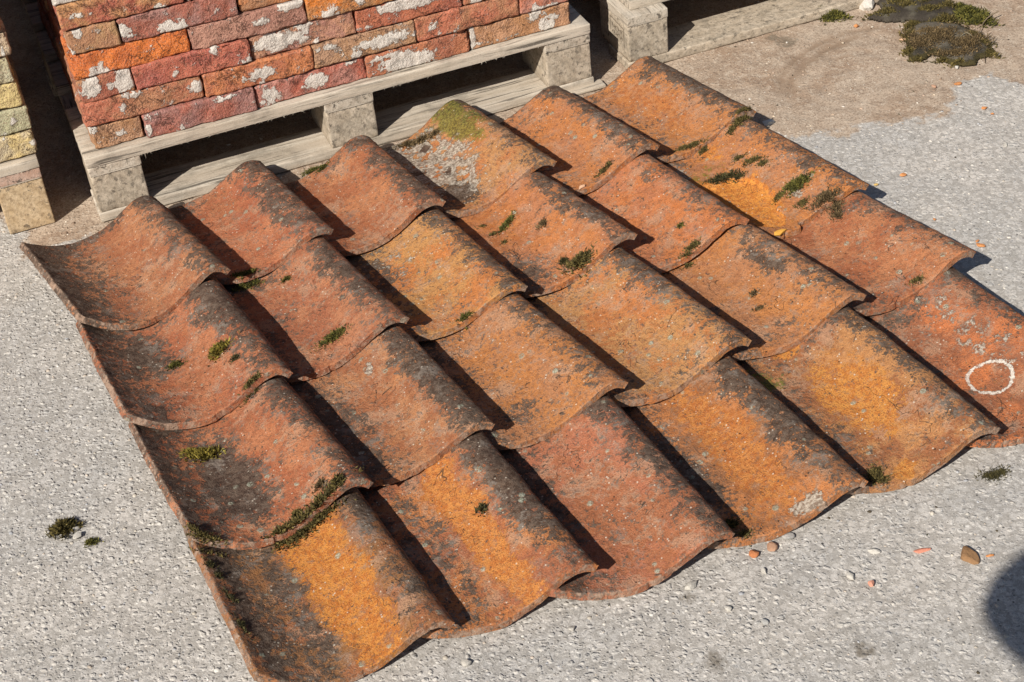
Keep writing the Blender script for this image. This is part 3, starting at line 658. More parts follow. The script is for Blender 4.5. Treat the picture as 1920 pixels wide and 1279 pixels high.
for c, row in enumerate(CO):
    z = DK + .0012 + c * CH + (.0009 if c else 0)
    hdr = row[0][1] - row[0][0] < .12
    for q, (x0, x1, cols, limes, words) in enumerate(row):
        short = x1 - x0 < .12; sd_ += 1
        hh = CH - .0005 - rs.uniform(0, .0022)
        o = brick(x1 - x0 + .002, .205 if short else .10, hh, cols, sd_, limes)
        place(o, x0 - .001, .012 + rs.uniform(-.004, .005), z, rs.normal(0, .009), rs.normal(0, .012))
        tag(o, f'{words}, {ORB[q]} from left in {ORD[c]} course', 'brick', GB)
    # flanks of the stack
    y = .012 + (.21 if hdr else .107); n = 0
    while y < 1.0:
        side_brick(.122 + rs.uniform(-.003, .003) , y, z, R_(90), f'brick on left flank, {ORB[n]} behind the corner, {ORD[c]} course', GB)
        if c < 3: side_brick(.968, y + (.0 if not hdr else -.1), z, R_(90), f'brick on right flank, {ORB[n]} behind the corner, {ORD[c]} course', GB)
        y += .2085; n += 1

for c in range(8, 15):
    z = DK + .0012 + c * CH + .0009; x = .024 if c % 2 else .03; q = 0
    while x < .9:
        k = rs.randint(7); o = VAR[k][0].copy(); COL.objects.link(o); place(o, x, .012, z, rs.normal(0, .006)); tag(o, f'{VARN[k]} brick, course {c + 1} of the red stack, above the picture', 'brick', GB); x += .209; q += 1
    y = .118
    while y < 1.0:
        k = rs.randint(7); o = VAR[k][0].copy(); COL.objects.link(o); place(o, .122, y, z, R_(90)); tag(o, f'{VARN[k]} brick on left flank of the red stack, course {c + 1}, above the picture', 'brick', GB); y += .2085
GI = 'bricks buried inside the brick stack'
def core(org_a, org_b, na, nb, z, label, group, ks):
    for ia in range(na):
        for ib in range(nb):
            o = VAR[ks[(ia + ib) % len(ks)]][0].copy(); COL.objects.link(o)
            place(o, org_a + ia * .209, org_b + ib * .103, z, rs.normal(0, .01)); tag(o, label, 'brick', group)
core(.128, .225, 4, 8, DK + .0012, 'brick buried in the core of the red stack', GI, [0, 1, 4])
core(1.14, .10, 5, 8, DK + .002, 'unseen brick added on the second pallet to darken its openings', 'unseen bricks added on the second pallet to block light', [3, 4, 6])  # added out of view so less light falls through the deck gaps
GY = 'yellow bricks stacked on the tan pallet'
Y1 = (.50, .385, .24); Y2 = (.58, .44, .21); Y3 = (.45, .37, .26)
YC = [((Y3, Y2), .966), ((Y3, (.41, .345, .22)), .969), (((.60, .46, .21), Y2), .966), ((Y1, Y3), .962), ((Y3, Y1), .972), ((C_TAN, Y1), .966), (((.44, .34, .27), Y3), .960), ((Y1, Y2), .960), ((Y2, Y3), .96)]
YN = ['grey and yellow streaked', 'cracked greenish tan', 'bright yellow', 'sandy tan', 'grey tan', 'reddish tan', 'greyish pink', 'tan', 'pale yellow']
for c, (cols, xe) in enumerate(YC):
    z = .1425 + c * .0500
    x1 = xe - 1.040; k = 0; first = .21 if c % 2 else .105
    for ln in (first, .21, .21):
        sd_ += 1
        o = brick(ln - .005, .1 if ln > .15 else .205, .047 - rs.uniform(0, .002), cols, sd_ + 40, [(.5, .95, .6, .12, .3)])
        place(o, x1 - ln + .004, .055 + rs.uniform(-.004, .004), z, rs.normal(0, .008))
        tag(o, f'{YN[c]} brick, {ORB[k]} from right in {(ORD + ["ninth"])[c]} course of yellow stack', 'brick', GY)
        x1 -= ln + .004; k += 1
    yb = .055 + (.107 if c % 2 else .212); k = 0
    while yb < 1.0:
        sd_ += 1
        if k == 0:
            o0 = brick(.205, .1, .046, cols, sd_ + 90); o = o0
        else: o = o0.copy(); COL.objects.link(o)
        place(o, xe - 1.040 + rs.uniform(-.004, .004), yb, z, R_(90))
        tag(o, f'{YN[c]} brick on right flank of yellow stack, {ORB[k]} back, {(ORD + ["ninth"])[c]} course', 'brick', GY)
        yb += .2085; k += 1

# ---------------------------------------------------------------- finding the surface under a point of the place
bpy.context.view_layer.update()
def bvh_of(objs):
    V = []; Fl = []; b = 0
    for o in objs:
        me = o.data; n = len(me.vertices); a = np.empty(n * 3, np.float32); me.vertices.foreach_get('co', a); a = a.reshape(-1, 3)
        Mw = np.array(o.matrix_world); a = a @ Mw[:3, :3].T + Mw[:3, 3]
        f = np.empty(len(me.loops), np.int32); me.loops.foreach_get('vertex_index', f); f = f.reshape(-1, 4) + b
        V.append(a); Fl.append(f); b += n
    return BVHTree.FromPolygons(np.concatenate(V).tolist(), np.concatenate(Fl).tolist())
BV_T = bvh_of(list(TILES.values()))
def hit(x, y):
    o, d = ray((x, y)); h = BV_T.ray_cast(Vector(o), Vector(d))
    if h[0] is None or h[0].z < 0: p = at(x, y); return Vector(p), Vector((0, 0, 1)), False
    return h[0], h[1] if h[1].z > 0 else -h[1], True
def drop(x, y):
    h = BV_T.ray_cast(Vector((x, y, 1)), Vector((0, 0, -1)))
    return (h[0].z if h[0] is not None else 0.0)

# ---------------------------------------------------------------- moss
MC = {'green': ((.035, .038, .012), (.19, .17, .035)), 'yellow': ((.07, .06, .012), (.36, .28, .05)), 'olive': ((.04, .034, .012), (.19, .145, .045)), 'dark': ((.02, .02, .01), (.12, .10, .035)), 'brown': ((.05, .035, .018), (.22, .15, .07))}
def moss(label, spots, kind, dens=1.0, hgt=1.0, group='moss tufts growing on the tiles', name='moss_clump', blade=1.0, ground=None, zoff=0.0):
    """spots: (px, py, radius in m along x, radius across, turn) -> one clump of tiny leafy shoots on the surface there"""
    rs = np.random.RandomState(int(abs(spots[0][0] * 7 + spots[0][1] * 3)) % 100000); V = []; Fc = []; Cc = []
    c0, c1 = map(np.array, MC[kind]); p0 = None
    for (x, y, rx, ry, a) in spots:
        p, nr, ok = hit(x, y)
        if ground: p = Vector(at(x, y)); ok = False
        if p0 is None: p0 = p.copy()
        n = int(dens * (50 + rx * ry * 2.6e6))
        n = min(n, 5200)
        for k in range(n):
            th = rs.rand() * 6.283; rr = abs(rs.normal(0, .5)) * (1 + .3 * math.sin(3 * th + x) + .25 * math.sin(7 * th + y)) if rs.rand() < .85 else rs.rand() * 1.5
            lx, ly = rr * math.cos(th) * rx, rr * math.sin(th) * ry
            gx_, gy_ = p.x + lx * math.cos(a) - ly * math.sin(a), p.y + lx * math.sin(a) + ly * math.cos(a)
            zz = drop(gx_, gy_) if ok else zoff
            if ok and abs(zz - p.z) > .03: continue
            dome = max(0, 1 - rr * .8); hh = hgt * min(rx, ry) * .55 * dome
            bz = zz + hh * rs.rand() ** .5 - .0005
            l = rs.uniform(.003, .0078) * blade; t1 = rs.rand() * 6.283; lean = rs.uniform(.2, 2.0)
            d = np.array([math.cos(t1) * lean + lx / rx * .6, math.sin(t1) * lean + ly / ry * .6, 1.0]); d /= np.linalg.norm(d)
            s = np.cross(d, [math.sin(t1 * 3), math.cos(t1 * 5), .3]); s /= np.linalg.norm(s) + 1e-9; s *= rs.uniform(.0005, .0011) * blade
            b = np.array([gx_, gy_, bz]); i0 = len(V)
            V += [b - s * .5, b + s * .5, b + d * l * .5 + s, b + d * l * .5 - s, b + d * l]
            Fc += [(i0, i0 + 1, i0 + 2, i0 + 3), (i0 + 3, i0 + 2, i0 + 4)]
            m = rs.rand() ** 1.3; col = c0 * (1 - m) + c1 * m; Cc += [col] * 5
    if not V: return None
    V = np.array(V) - np.array(p0)
    o = mesh_obj(name, V, Fc, MMOSS, attrs={'base': np.array(Cc)}, smooth=False); o.location = p0
    tag(o, label, 'moss', group)
    return o
mm = .001
moss('round green moss cushion in the joint at the tip of the leftmost top tile', [(455, 528, .022, .011, .3), (474, 522, .012, .009, 0)], 'green', 1.2)
moss('yellow-green moss tuft on the crest side of the leftmost tile of the second row', [(410, 660, .015, .010, .2)], 'yellow', 1.8, 1.6, blade=1.5)
moss('small dark sprig beside the yellow-green tuft', [(441, 673, .007, .005, 0)], 'dark', 1.2)
moss('small green moss tuft in the hollow of the leftmost tile of the second row', [(330, 686, .012, .007, .3)], 'green', 1.6)
moss('green moss cushion on the second tile of the second row', [(625, 634, .024, .012, .2)], 'green', 1.3)
moss('golden moss tuft on the leftmost tile of the third row', [(383, 855, .022, .012, .1), (360, 850, .01, .006, 0)], 'yellow', 1.6, 1.3, blade=1.3)
moss('bushy olive moss ball on the pale orange cracked tile', [(1087, 494, .021, .014, .2)], 'olive', 1.5, 1.5, blade=1.3)
moss('small black lump of moss beside the bushy moss ball', [(1057, 491, .007, .006, 0)], 'dark', 2)
moss('slanting green moss streak near the head of the pale orange cracked tile', [(955, 416, .016, .006, 1.0), (942, 430, .012, .004, 1.2)], 'green', 1.5)
moss('small reddish brown moss knot on the pale orange cracked tile', [(1017, 421, .009, .007, .4)], 'brown', 1.5)
moss('thin green film of moss scattered down the hollow of the cracked tile', [(925, 440, .01, .005, .8), (945, 455, .008, .003, .8), (905, 425, .008, .003, 0)], 'olive', .5, .4)
moss('flat green moss strip near the head of the third top tile', [(588, 321, .020, .007, .45), (605, 316, .012, .005, .4)], 'green', 1.6, .6)
moss('dark moss wedge under the lip of the leftmost tile of the second row', [(468, 722, .016, .006, .7), (480, 712, .01, .005, .8)], 'olive', 1.3)
moss('long dark moss bank in the joint above the bright orange banded tile', [(560, 985, .03, .012, .4), (600, 962, .032, .014, .55), (635, 935, .03, .012, .7), (525, 1003, .02, .008, .2)], 'olive', .55, 1.0, blade=1.4)
moss('mossy smear at the outer rim of the joint between the two lowest left tiles', [(375, 1005, .022, .008, -.3), (400, 1012, .02, .006, -.1), (362, 992, .012, .007, -.8)], 'olive', .8, .5)
moss('short dark moss bits below the rim of the bottom left tile', [(395, 1060, .012, .006, -.9), (410, 1080, .01, .004, -.9), (432, 1120, .014, .004, -1.0), (455, 1175, .02, .004, -1.05)], 'dark', .7, .3)
moss('grey-brown moss scrap near the tip of the leftmost tile of the third row', [(600, 910, .010, .006, .3)], 'brown', 1.3)
moss('tiny green moss tip at the lip of the leftmost tile of the third row', [(556, 965, .008, .006, .8)], 'olive', 1.3)
moss('leafy green moss tuft on the bright orange flaking tile', [(1497, 347, .020, .012, .3), (1482, 352, .01, .007, 0)], 'green', 1.5, 1.2, blade=1.3)
moss('dark moss flap hanging over the lip of the bright orange flaking tile', [(1548, 375, .022, .014, -.2), (1567, 390, .009, .014, -.2), (1570, 405, .008, .011, 0)], 'brown', 1.6, 1.2)
moss('dark sprawling moss patch at the head of the bright orange flaking tile', [(1345, 338, .020, .010, .5), (1368, 332, .022, .008, .1), (1385, 333, .012, .005, 0)], 'dark', 1.0, .8)
moss('grey-green lichenous moss at the crest foot of the bright orange flaking tile', [(1410, 303, .022, .008, -.2), (1430, 308, .012, .006, -.5), (1385, 297, .015, .006, 0)], 'olive', .8, .4)
moss('small scraggly moss bit low on the bright orange flaking tile', [(1460, 370, .011, .007, 0), (1505, 383, .010, .010, 1.)], 'olive', 1.0, .8)
moss('moss packed in the joint under the lip of the rightmost top tile', [(1385, 228, .024, .010, .9), (1372, 245, .014, .007, 1.), (1398, 215, .014, .008, .8)], 'olive', .9, .7)
moss('green moss edging on the lip of the rightmost top tile', [(1285, 278, .018, .006, .2), (1302, 272, .014, .006, .3), (1320, 282, .014, .006, .9)], 'olive', 1.0, .6)
moss('olive moss crumbs on the lip of the fifth top tile', [(1130, 322, .013, .006, .6), (1142, 310, .008, .005, .8)], 'olive', 1.0, .7)
moss('green moss nub under the lip of the third tile of the second row', [(875, 612, .012, .007, .4)], 'green', 1.2)
moss('green moss clump in the joint above the fifth tile of the third row', [(1300, 484, .016, .007, .4), (1288, 490, .012, .005, .2)], 'olive', 1.3)
moss('tiny star of moss on the orange stripe', [(904, 957, .007, .006, 0)], 'dark', 1.0, 1.2, blade=1.3)
moss('tiny moss fleck near the lip of the dusky red tile', [(1720, 527, .010, .005, 0)], 'olive', 1.2)
moss('dark moss filling the lowest joint between the two mottled bottom tiles', [(1640, 890, .014, .012, .9), (1650, 902, .012, .008, .4)], 'olive', 1.2, .9)
moss('dark moss at the lowest corner between the red and the mottled orange bottom tiles', [(1372, 985, .010, .010, .9), (1396, 1003, .010, .006, .3)], 'olive', 1.1, .7)
moss('small green moss sprig on the second top tile joint', [(537, 525, .008, .005, 0)], 'green', 1.2)
moss('pinhead of moss on the salmon tile of the second row', [(1276, 424, .006, .004, 0)], 'green', 1.2)
moss('dry brown crust of moss along the head of the cement crusted tile', [(765, 272, .024, .009, .25), (790, 264, .020, .010, .3), (815, 252, .012, .008, .5)], 'brown', 1.0, .9)
moss('dark speck of moss on the salmon tile of the third row', [(1413, 552, .006, .006, 0), (1425, 579, .010, .003, 0)], 'brown', 1.0, .6)
GM = 'moss lying on the open ground'
moss('spiky olive moss tuft on the concrete left of the tiles', [(120, 994, .017, .013, .3)], 'olive', 1.8, 1.8, GM, blade=1.5, ground=1)
moss('tiny bright green sprout beside the spiky tuft on the concrete', [(171, 1019, .008, .006, 0)], 'green', 2, 1.4, GM, ground=1)
moss('flat dark moss scrap on the concrete below the chalk ring', [(1860, 892, .018, .012, .2), (1877, 886, .012, .008, .5)], 'dark', 2.2, .15, GM, blade=.55, ground=1)
moss('bushy dark green moss clump in the dirt beside the second pallet', [(1540, 28, .018, .022, .4), (1565, 33, .022, .014, -.3)], 'green', 1.5, 1.6, GM, blade=1.5, ground=1)
moss('spiky green moss heap on the right side of the debris', [(1815, 32, .032, .024, -.2), (1838, 42, .026, .016, -.4), (1800, 20, .012, .02, 0)], 'green', 1.0, 1.5, GM, blade=1.7, ground=1)
moss('long mossy ridge across the top of the debris', [(1665, 28, .035, .014, .1), (1700, 20, .04, .02, .2), (1735, 10, .035, .02, .2), (1650, 32, .02, .01, 0), (1770, 38, .025, .012, -.2)], 'olive', .9, 1.5, GM, blade=1.6, ground=1)

# ---------------------------------------------------------------- bark and felt debris, stone, twigs, chips
def slab(name, outline, thick, col, label, cat, seed, bumpy=.003, fringe=None, z0=0.0):
    P = np.array([at(x, y)[:2] for x, y in outline]); c = P.mean(0); P = P - c
    lo, hi = P.min(0), P.max(0); st = .004
    gx_ = np.arange(lo[0], hi[0] + st, st); gy_ = np.arange(lo[1], hi[1] + st, st)
    X_, Y_ = np.meshgrid(gx_, gy_); Q = np.stack([X_.ravel(), Y_.ravel(), X_.ravel() * 0], 1)
    sdv = poly_sd(Q, P) + .008 * fbm(Q * 60, seed)
    m = (sdv > 0).reshape(X_.shape); e = np.clip(sdv / .02, 0, 1)
    Zt = z0 + .001 + thick * np.sqrt(e) + bumpy * fbm(Q * 30, seed + 1) * e + bumpy * .5 * fbm(Q * 110, seed + 3) * e
    V = np.stack([Q[:, 0], Q[:, 1], Zt], 1); I = np.arange(len(Q)).reshape(X_.shape)
    cell = m[:-1, :-1] & m[1:, 1:] & m[:-1, 1:] & m[1:, :-1]
    f = np.stack([I[:-1, :-1][cell], I[:-1, 1:][cell], I[1:, 1:][cell], I[1:, :-1][cell]], -1)
    n = len(V); Vb = V.copy(); Vb[:, 2] = z0
    # closing wall round the border
    ed = {}
    for q in f.tolist():
        for a, b in zip(q, q[1:] + q[:1]):
            if (b, a) in ed: del ed[(b, a)]
            else: ed[(a, b)] = 1
    wall = np.array([(b, a, a + n, b + n) for a, b in ed])
    Fc = np.concatenate([f, (f + n)[:, ::-1], wall])
    use = np.unique(Fc); mp = -np.ones(2 * n, int); mp[use] = np.arange(len(use))
    VV = np.concatenate([V, Vb]); cc = np.array(col[0]) + (np.array(col[1]) - np.array(col[0])) * sstep(-.2, .3, fbm(VV * [35, 35, 0], seed + 7))[:, None]
    if fringe is not None: cc = np.where((np.concatenate([e, e]) < .6)[:, None], np.array(fringe), cc)
    o = mesh_obj(name, VV[use], mp[Fc], MFB, attrs={'base': cc[use]}); o.location = (c[0], c[1], 0)
    return tag(o, label, cat)
slab('bark_mat', [(1702, 60), (1722, 45), (1760, 43), (1800, 47), (1828, 62), (1845, 78), (1862, 95), (1858, 105), (1842, 112), (1832, 122), (1808, 127), (1785, 122), (1768, 116), (1750, 103), (1735, 112), (1712, 117), (1700, 112), (1704, 95), (1696, 80)], .010, ((.06, .052, .038), (.15, .13, .10)), 'flat grey-brown peeled mat of old moss lying on the dirt', 'moss mat', 5, .0065, (.065, .052, .02))
slab('felt_sheet', [(1618, 38), (1650, 25), (1640, -6), (1700, -12), (1765, -12), (1800, 28), (1793, 35), (1750, 45), (1700, 42), (1660, 43)], .012, ((.055, .045, .035), (.13, .115, .085)), 'dark bent sheet of roofing felt at the top edge', 'felt', 9, .004)
moss('short brown dead moss fibres covering the flat mat', [(1760, 78, .05, .04, .1), (1810, 90, .042, .03, .2), (1725, 88, .024, .028, 0), (1790, 108, .035, .014, 0), (1740, 70, .03, .02, 0)], 'brown', .9, .5, GM, ground=1, zoff=.010)
moss('ragged olive moss tufts standing on the felt sheet', [(1690, 12, .03, .012, .2), (1740, 26, .03, .010, .1), (1668, 34, .02, .008, 0), (1775, 20, .02, .012, 0)], 'olive', .8, .9, GM, blade=1.3, ground=1, zoff=.010)
moss('olive fringe of moss round the left edge of the flat mat', [(1706, 70, .014, .02, 0), (1712, 50, .02, .012, 0), (1706, 100, .014, .012, 0), (1720, 114, .014, .007, 0)], 'olive', 1.0, 1.2, GM, blade=1.5, ground=1)
moss('rusty green fringe of moss round the right edge of the flat mat', [(1840, 85, .02, .014, -.6), (1855, 104, .014, .012, -.6), (1822, 70, .02, .012, -.6), (1800, 120, .02, .008, .1), (1770, 116, .016, .006, 0), (1760, 42, .03, .01, .1)], 'olive', .9, 1.2, GM, blade=1.5, ground=1)

def stone(x, y, sx, sy, sz, col, label, cat, seed, turn=0, name='stone_chip', group=None, on_tile=False, sub=3, rough=.35):
    import bmesh
    bm = bmesh.new(); bmesh.ops.create_icosphere(bm, subdivisions=sub, radius=1)
    V = np.array([v.co[:] for v in bm.verts]); Fc = np.array([[v.index for v in f.verts] for f in bm.faces]); bm.free()
    # faceted broken shape: clip a sphere with random planes
    rs = np.random.RandomState(seed)
    for k in range(11):
        d = rs.normal(size=3); d /= np.linalg.norm(d); h = rs.uniform(.5, .85); t = V @ d
        V = np.where((t > h)[:, None], V - d * (t - h)[:, None], V)
    V = V * (1 + rough * .4 * fbm(V * 2.2 + seed, seed, 3))[:, None]
    V = V * [sx, sy, sz]
    o = mesh_obj(name, V, Fc, MST, attrs={'base': np.ones((len(V), 1)) * np.array(col)}, smooth=False)
    if on_tile: p, nr, ok = hit(x, y)
    else: p = Vector(at(x, y)); nr = Vector((0, 0, 1))
    o.location = p + nr * sz * .55; o.rotation_euler = nr.to_track_quat('Z', 'Y').to_euler() if on_tile else (0, 0, turn)
    return tag(o, label, cat, group)
stone(1624, 14, .021, .026, .014, (.60, .56, .50), 'whitish block of broken mortar beside the felt at the top edge', 'stone', 3, .3, 'mortar_lump')
GC = 'orange clay crumbs on the ground'
CLAY = (.56, .24, .09)
for k, (x, y, a, b, c, wd, tn) in enumerate([
        (1838, 461, .010, .0055, .003, 'long orange clay flake on the concrete right of the dusky red tile', 2.2), (1832, 453, .005, .003, .002, 'tiny clay flake touching the long orange flake', .4),
        (1693, 329, .008, .005, .003, 'orange clay flake on the concrete above the long flake', .3), (1643, 347, .005, .004, .002, 'small yellowish crumb near the shadow of the flaking tile', 0),
        (1795, 158, .009, .007, .003, 'pale orange crumb at the edge of the dirt', .2), (1751, 163, .005, .008, .002, 'faint pinkish crumb in the dirt', .1),
        (1845, 204, .007, .006, .003, 'square orange crumb on clean concrete at upper right', 0), (1861, 214, .004, .003, .002, 'very small orange crumb beside the square one', 0),
        (1606, 50, .006, .005, .004, 'orange crumb in the dirt near the mortar block', 0), (1692, 75, .008, .005, .003, 'peach coloured crumb left of the moss mat', 0),
        (1412, 1041, .010, .008, .005, 'three cornered orange shard below the mottled bottom tile', .5), (1447, 1028, .010, .009, .006, 'brownish orange shard right of the three cornered one', .9),
        (1728, 1033, .014, .005, .002, 'flat reddish smear of clay on the lower right concrete', .1), (1633, 1097, .007, .006, .004, 'round pinkish crumb on the lower right concrete', .1),
        (1855, 1043, .007, .003, .002, 'thin orange sliver near the big shard', .1), (1752, 412, .003, .003, .002, 'lone tiny orange speck on the concrete above the dusky red tip', 0)]):
    col = {10: (.45, .17, .07), 11: (.38, .22, .14), 12: (.60, .24, .16), 13: (.55, .26, .18), 5: (.5, .3, .2), 9: (.56, .36, .22), 3: (.6, .4, .13)}.get(k, CLAY)
    stone(x, y, a, b, c, col, wd, 'clay flake', 40 + k, tn, 'clay_flake', GC, sub=2)
stone(1815, 1046, .012, .020, .006, (.26, .145, .07), 'largest brown clay shard on the lower right concrete', 'clay flake', 77, .25, 'clay_flake', GC)
stone(1092, 352, .012, .006, .004, (.62, .38, .24), 'peach clay sliver lodged at the joint below the fifth top tile', 'clay flake', 78, 0, 'clay_flake', on_tile=True)
stone(1462, 438, .016, .006, .004, (.66, .34, .06), 'yellow broken flake at the lip of the bright orange tile', 'clay flake', 79, 0, 'clay_flake', on_tile=True)
stone(1440, 232, .014, .008, .005, (.66, .66, .62), 'bluish white chip beside the tip of the rightmost top tile', 'stone', 80, .3)
WH = (.48, .45, .40)
for k, (x, y, a, b, c, wd) in enumerate([(143, 992, .006, .005, .003, 'white pebble touching the spiky moss tuft'), (147, 1005, .010, .006, .004, 'cream pebble below the spiky moss tuft'), (90, 998, .008, .005, .003, 'flat cream pebble left of the spiky moss tuft'),
        (1478, 1008, .010, .008, .005, 'grey pebble just below the mottled bottom tile'), (1295, 1100, .013, .008, .005, 'white pebble below the dark salmon tile'), (1432, 972 + 100, .007, .005, .003, 'white pebble below the orange shards'), (1365, 1143, .006, .005, .003, 'bright white pebble on the lower concrete'),
        (1433, 1168, .005, .007, .003, 'dark ringed pebble on the lower concrete'), (1595, 1082, .009, .007, .003, 'oval white pebble on the lower right concrete'), (1638, 1034, .010, .006, .003, 'cream pebble right of the shards'), (1794, 128, .006, .005, .004, 'white pebble at the foot of the moss mat'),
        (1325, 5, .001, .001, .001, ''), (875, 1200 + 45, .009, .007, .004, 'white pebble at the bottom edge near the shadow'), (1072, 1180, .006, .005, .003, 'pale pebble below the red striped tile'), (1886, 272, .009, .004, .002, 'pale pebble at the right edge')]):
    if wd: stone(x, y, a, b, c, WH if k not in (3, 7) else (.38, .37, .35), wd, 'pebble', 200 + k, k, 'pebble', 'loose pebbles on the ground', sub=2, rough=.2)

def twig(pts, r, col, label, name='twig'):
    P = [np.array(at(x, y)) + [0, 0, z] for x, y, z in pts]; n = 6; V = []; Fc = []
    # resample smoothly
    Q = []
    for k in range(len(P) - 1):
        for t in np.linspace(0, 1, 5, endpoint=False):
            a, b, c, d = P[max(k - 1, 0)], P[k], P[k + 1], P[min(k + 2, len(P) - 1)]
            Q.append(.5 * ((2 * b) + (c - a) * t + (2 * a - 5 * b + 4 * c - d) * t * t + (3 * b - a - 3 * c + d) * t ** 3))
    Q.append(P[-1])
    for k, q in enumerate(Q):
        d = Q[min(k + 1, len(Q) - 1)] - Q[max(k - 1, 0)]; d /= np.linalg.norm(d) + 1e-9
        s = np.cross(d, [0, 0, 1]); s /= np.linalg.norm(s) + 1e-9; u = np.cross(s, d); rr = r * (1 - .6 * k / len(Q))
        for m in range(n): a = m / n * 6.283; V.append(q + (s * math.cos(a) + u * math.sin(a)) * rr)
    for k in range(len(Q) - 1):
        for m in range(n): Fc.append((k * n + m, k * n + (m + 1) % n, (k + 1) * n + (m + 1) % n, (k + 1) * n + m))
    V = np.array(V); c = P[0]
    o = mesh_obj(name, V - c, Fc, MST, attrs={'base': np.ones((len(V), 1)) * np.array(col)}); o.location = c
    return tag(o, label, 'twig')
twig([(1870, 38, .02), (1850, 46, .014), (1838, 60, .008), (1834, 78, .003)], .0014, (.20, .15, .10), 'curved bare twig arching over the mossy debris')
twig([(1790, 92, .014), (1810, 75, .016), (1830, 85, .012), (1855, 95, .004)], .0009, (.30, .26, .18), 'thin pale stem lying across the moss mat')
twig([(1848, 100, .006), (1846, 112, .005), (1848, 120, .001)], .0010, (.10, .07, .04), 'short dark rootlet below the moss mat')
twig([(1855, 103, .006), (1866, 100, .004), (1868, 108, .001)], .0010, (.12, .08, .05), 'hooked dark rootlet right of the moss mat')
# ledge of splintered wood under the right corner of the brick pallet
wood('wood_offcut', None, tuple(pl(.92, -.022, .001)), (.10, .03, .006), MWB, 31, rot=R_(PA)); tag(bpy.data.objects['wood_offcut'], 'splintered wood sliver under the right corner block of the brick pallet', 'wood scrap')

# ---------------------------------------------------------------- loose grit: too many to count
def scatter(name, n, area, rmin, rmax, cols, seed, keep, zs=.45):
    import bmesh
    bm = bmesh.new(); bmesh.ops.create_icosphere(bm, subdivisions=1, radius=1)
    V0 = np.array([v.co[:] for v in bm.verts]); F0 = np.array([[v.index for v in f.verts] for f in bm.faces]); bm.free()
    rs = np.random.RandomState(seed); x = rs.uniform(area[0], area[1], n); y = rs.uniform(area[2], area[3], n)
    k_ = keep(np.stack([x, y, x * 0], 1), rs); x, y = x[k_], y[k_]; n = len(x)
    r = rmin * (rmax / rmin) ** (rs.rand(n) ** 2.2)
    a = rs.rand(n) * 6.283; e = rs.uniform(.55, 1, n)
    V = V0[None] * (1 + rs.normal(0, .13, (n, len(V0), 1)))
    V = V * np.stack([r, r * e, r * rs.uniform(.3, .6, n)], 1)[:, None, :]
    c, s = np.cos(a)[:, None], np.sin(a)[:, None]
    X_ = V[:, :, 0] * c - V[:, :, 1] * s + x[:, None]; Y_ = V[:, :, 0] * s + V[:, :, 1] * c + y[:, None]
    gz_ = .0016 * fbm(np.stack([x * 22, y * 22, x * 0], 1), 5) - .0016
    Z_ = V[:, :, 2] + (gz_ - r * .15)[:, None]
    VV = np.stack([X_, Y_, Z_], -1).reshape(-1, 3); Fc = (F0[None] + (np.arange(n) * len(V0))[:, None, None]).reshape(-1, 3)
    cc = np.array(cols)[rs.randint(len(cols), size=n)] * rs.uniform(.8, 1.15, (n, 1)); cc = np.repeat(cc, len(V0), 0)
    o = mesh_obj(name, VV, Fc, MST, attrs={'base': cc}); o['kind'] = 'stuff'; return o
GREY = [(.46, .44, .41), (.52, .48, .43), (.42, .41, .40), (.58, .54, .48), (.50, .45, .38), (.38, .38, .39), (.60, .57, .52), (.49, .42, .35)]
def kconc(P, rs): return (poly_sd(P, dpoly) < .01) & (rs.rand(len(P)) < np.where(P[:, 0] < -.2, 1.0, .55))
def kdirt(P, rs): return poly_sd(P, dpoly) > -.02
g1 = scatter('gravel', 19000, (-1.15, 1.15, 1.25, 3.3), .0010, .0050, GREY, 1, kconc); tag(g1, 'fine grey and cream gravel bedded in the concrete', 'gravel')
g2 = scatter('grit', 9000, (-1.3, 1.5, 2.4, 3.9), .0008, .0045, [(.40, .30, .22), (.50, .41, .31), (.58, .51, .42), (.30, .21, .15), (.62, .57, .5), (.44, .33, .25)], 2, kdirt); tag(g2, 'brown and cream grit strewn over the dirt', 'grit')
dk = scatter('crumbs', 420, (-.2, 1.3, 1.3, 3.4), .0009, .0036, [(.05, .04, .03), (.09, .07, .045), (.06, .055, .03)], 3, lambda P, rs: P[:, 0] > -.2); tag(dk, 'dark crumbs of dry moss and soil scattered on the ground', 'crumbs')

# ---------------------------------------------------------------- the photographer, whose elbow shades the lower right corner
def figure(name, joints, bones, mat, parent=None, sub=2):
    me = bpy.data.meshes.new(name); names = list(joints); me.from_pydata([joints[n][:3] for n in names], [(names.index(a), names.index(b)) for a, b in bones], [])
    o = bpy.data.objects.new(name, me); COL.objects.link(o)
    if parent: o.parent = parent
    sk = o.modifiers.new('skin', 'SKIN'); lay = me.skin_vertices[0].data if me.skin_vertices else None
    if lay is None:
        bpy.context.view_layer.objects.active = o; me.attributes
    for k, n in enumerate(names):
        r = joints[n][3]; r = (r, r) if not isinstance(r, tuple) else r
        me.skin_vertices[0].data[k].radius = r
    me.skin_vertices[0].data[0].use_root = True
    ss = o.modifiers.new('sub', 'SUBSURF'); ss.levels = ss.render_levels = sub
    me.materials.append(mat); return o
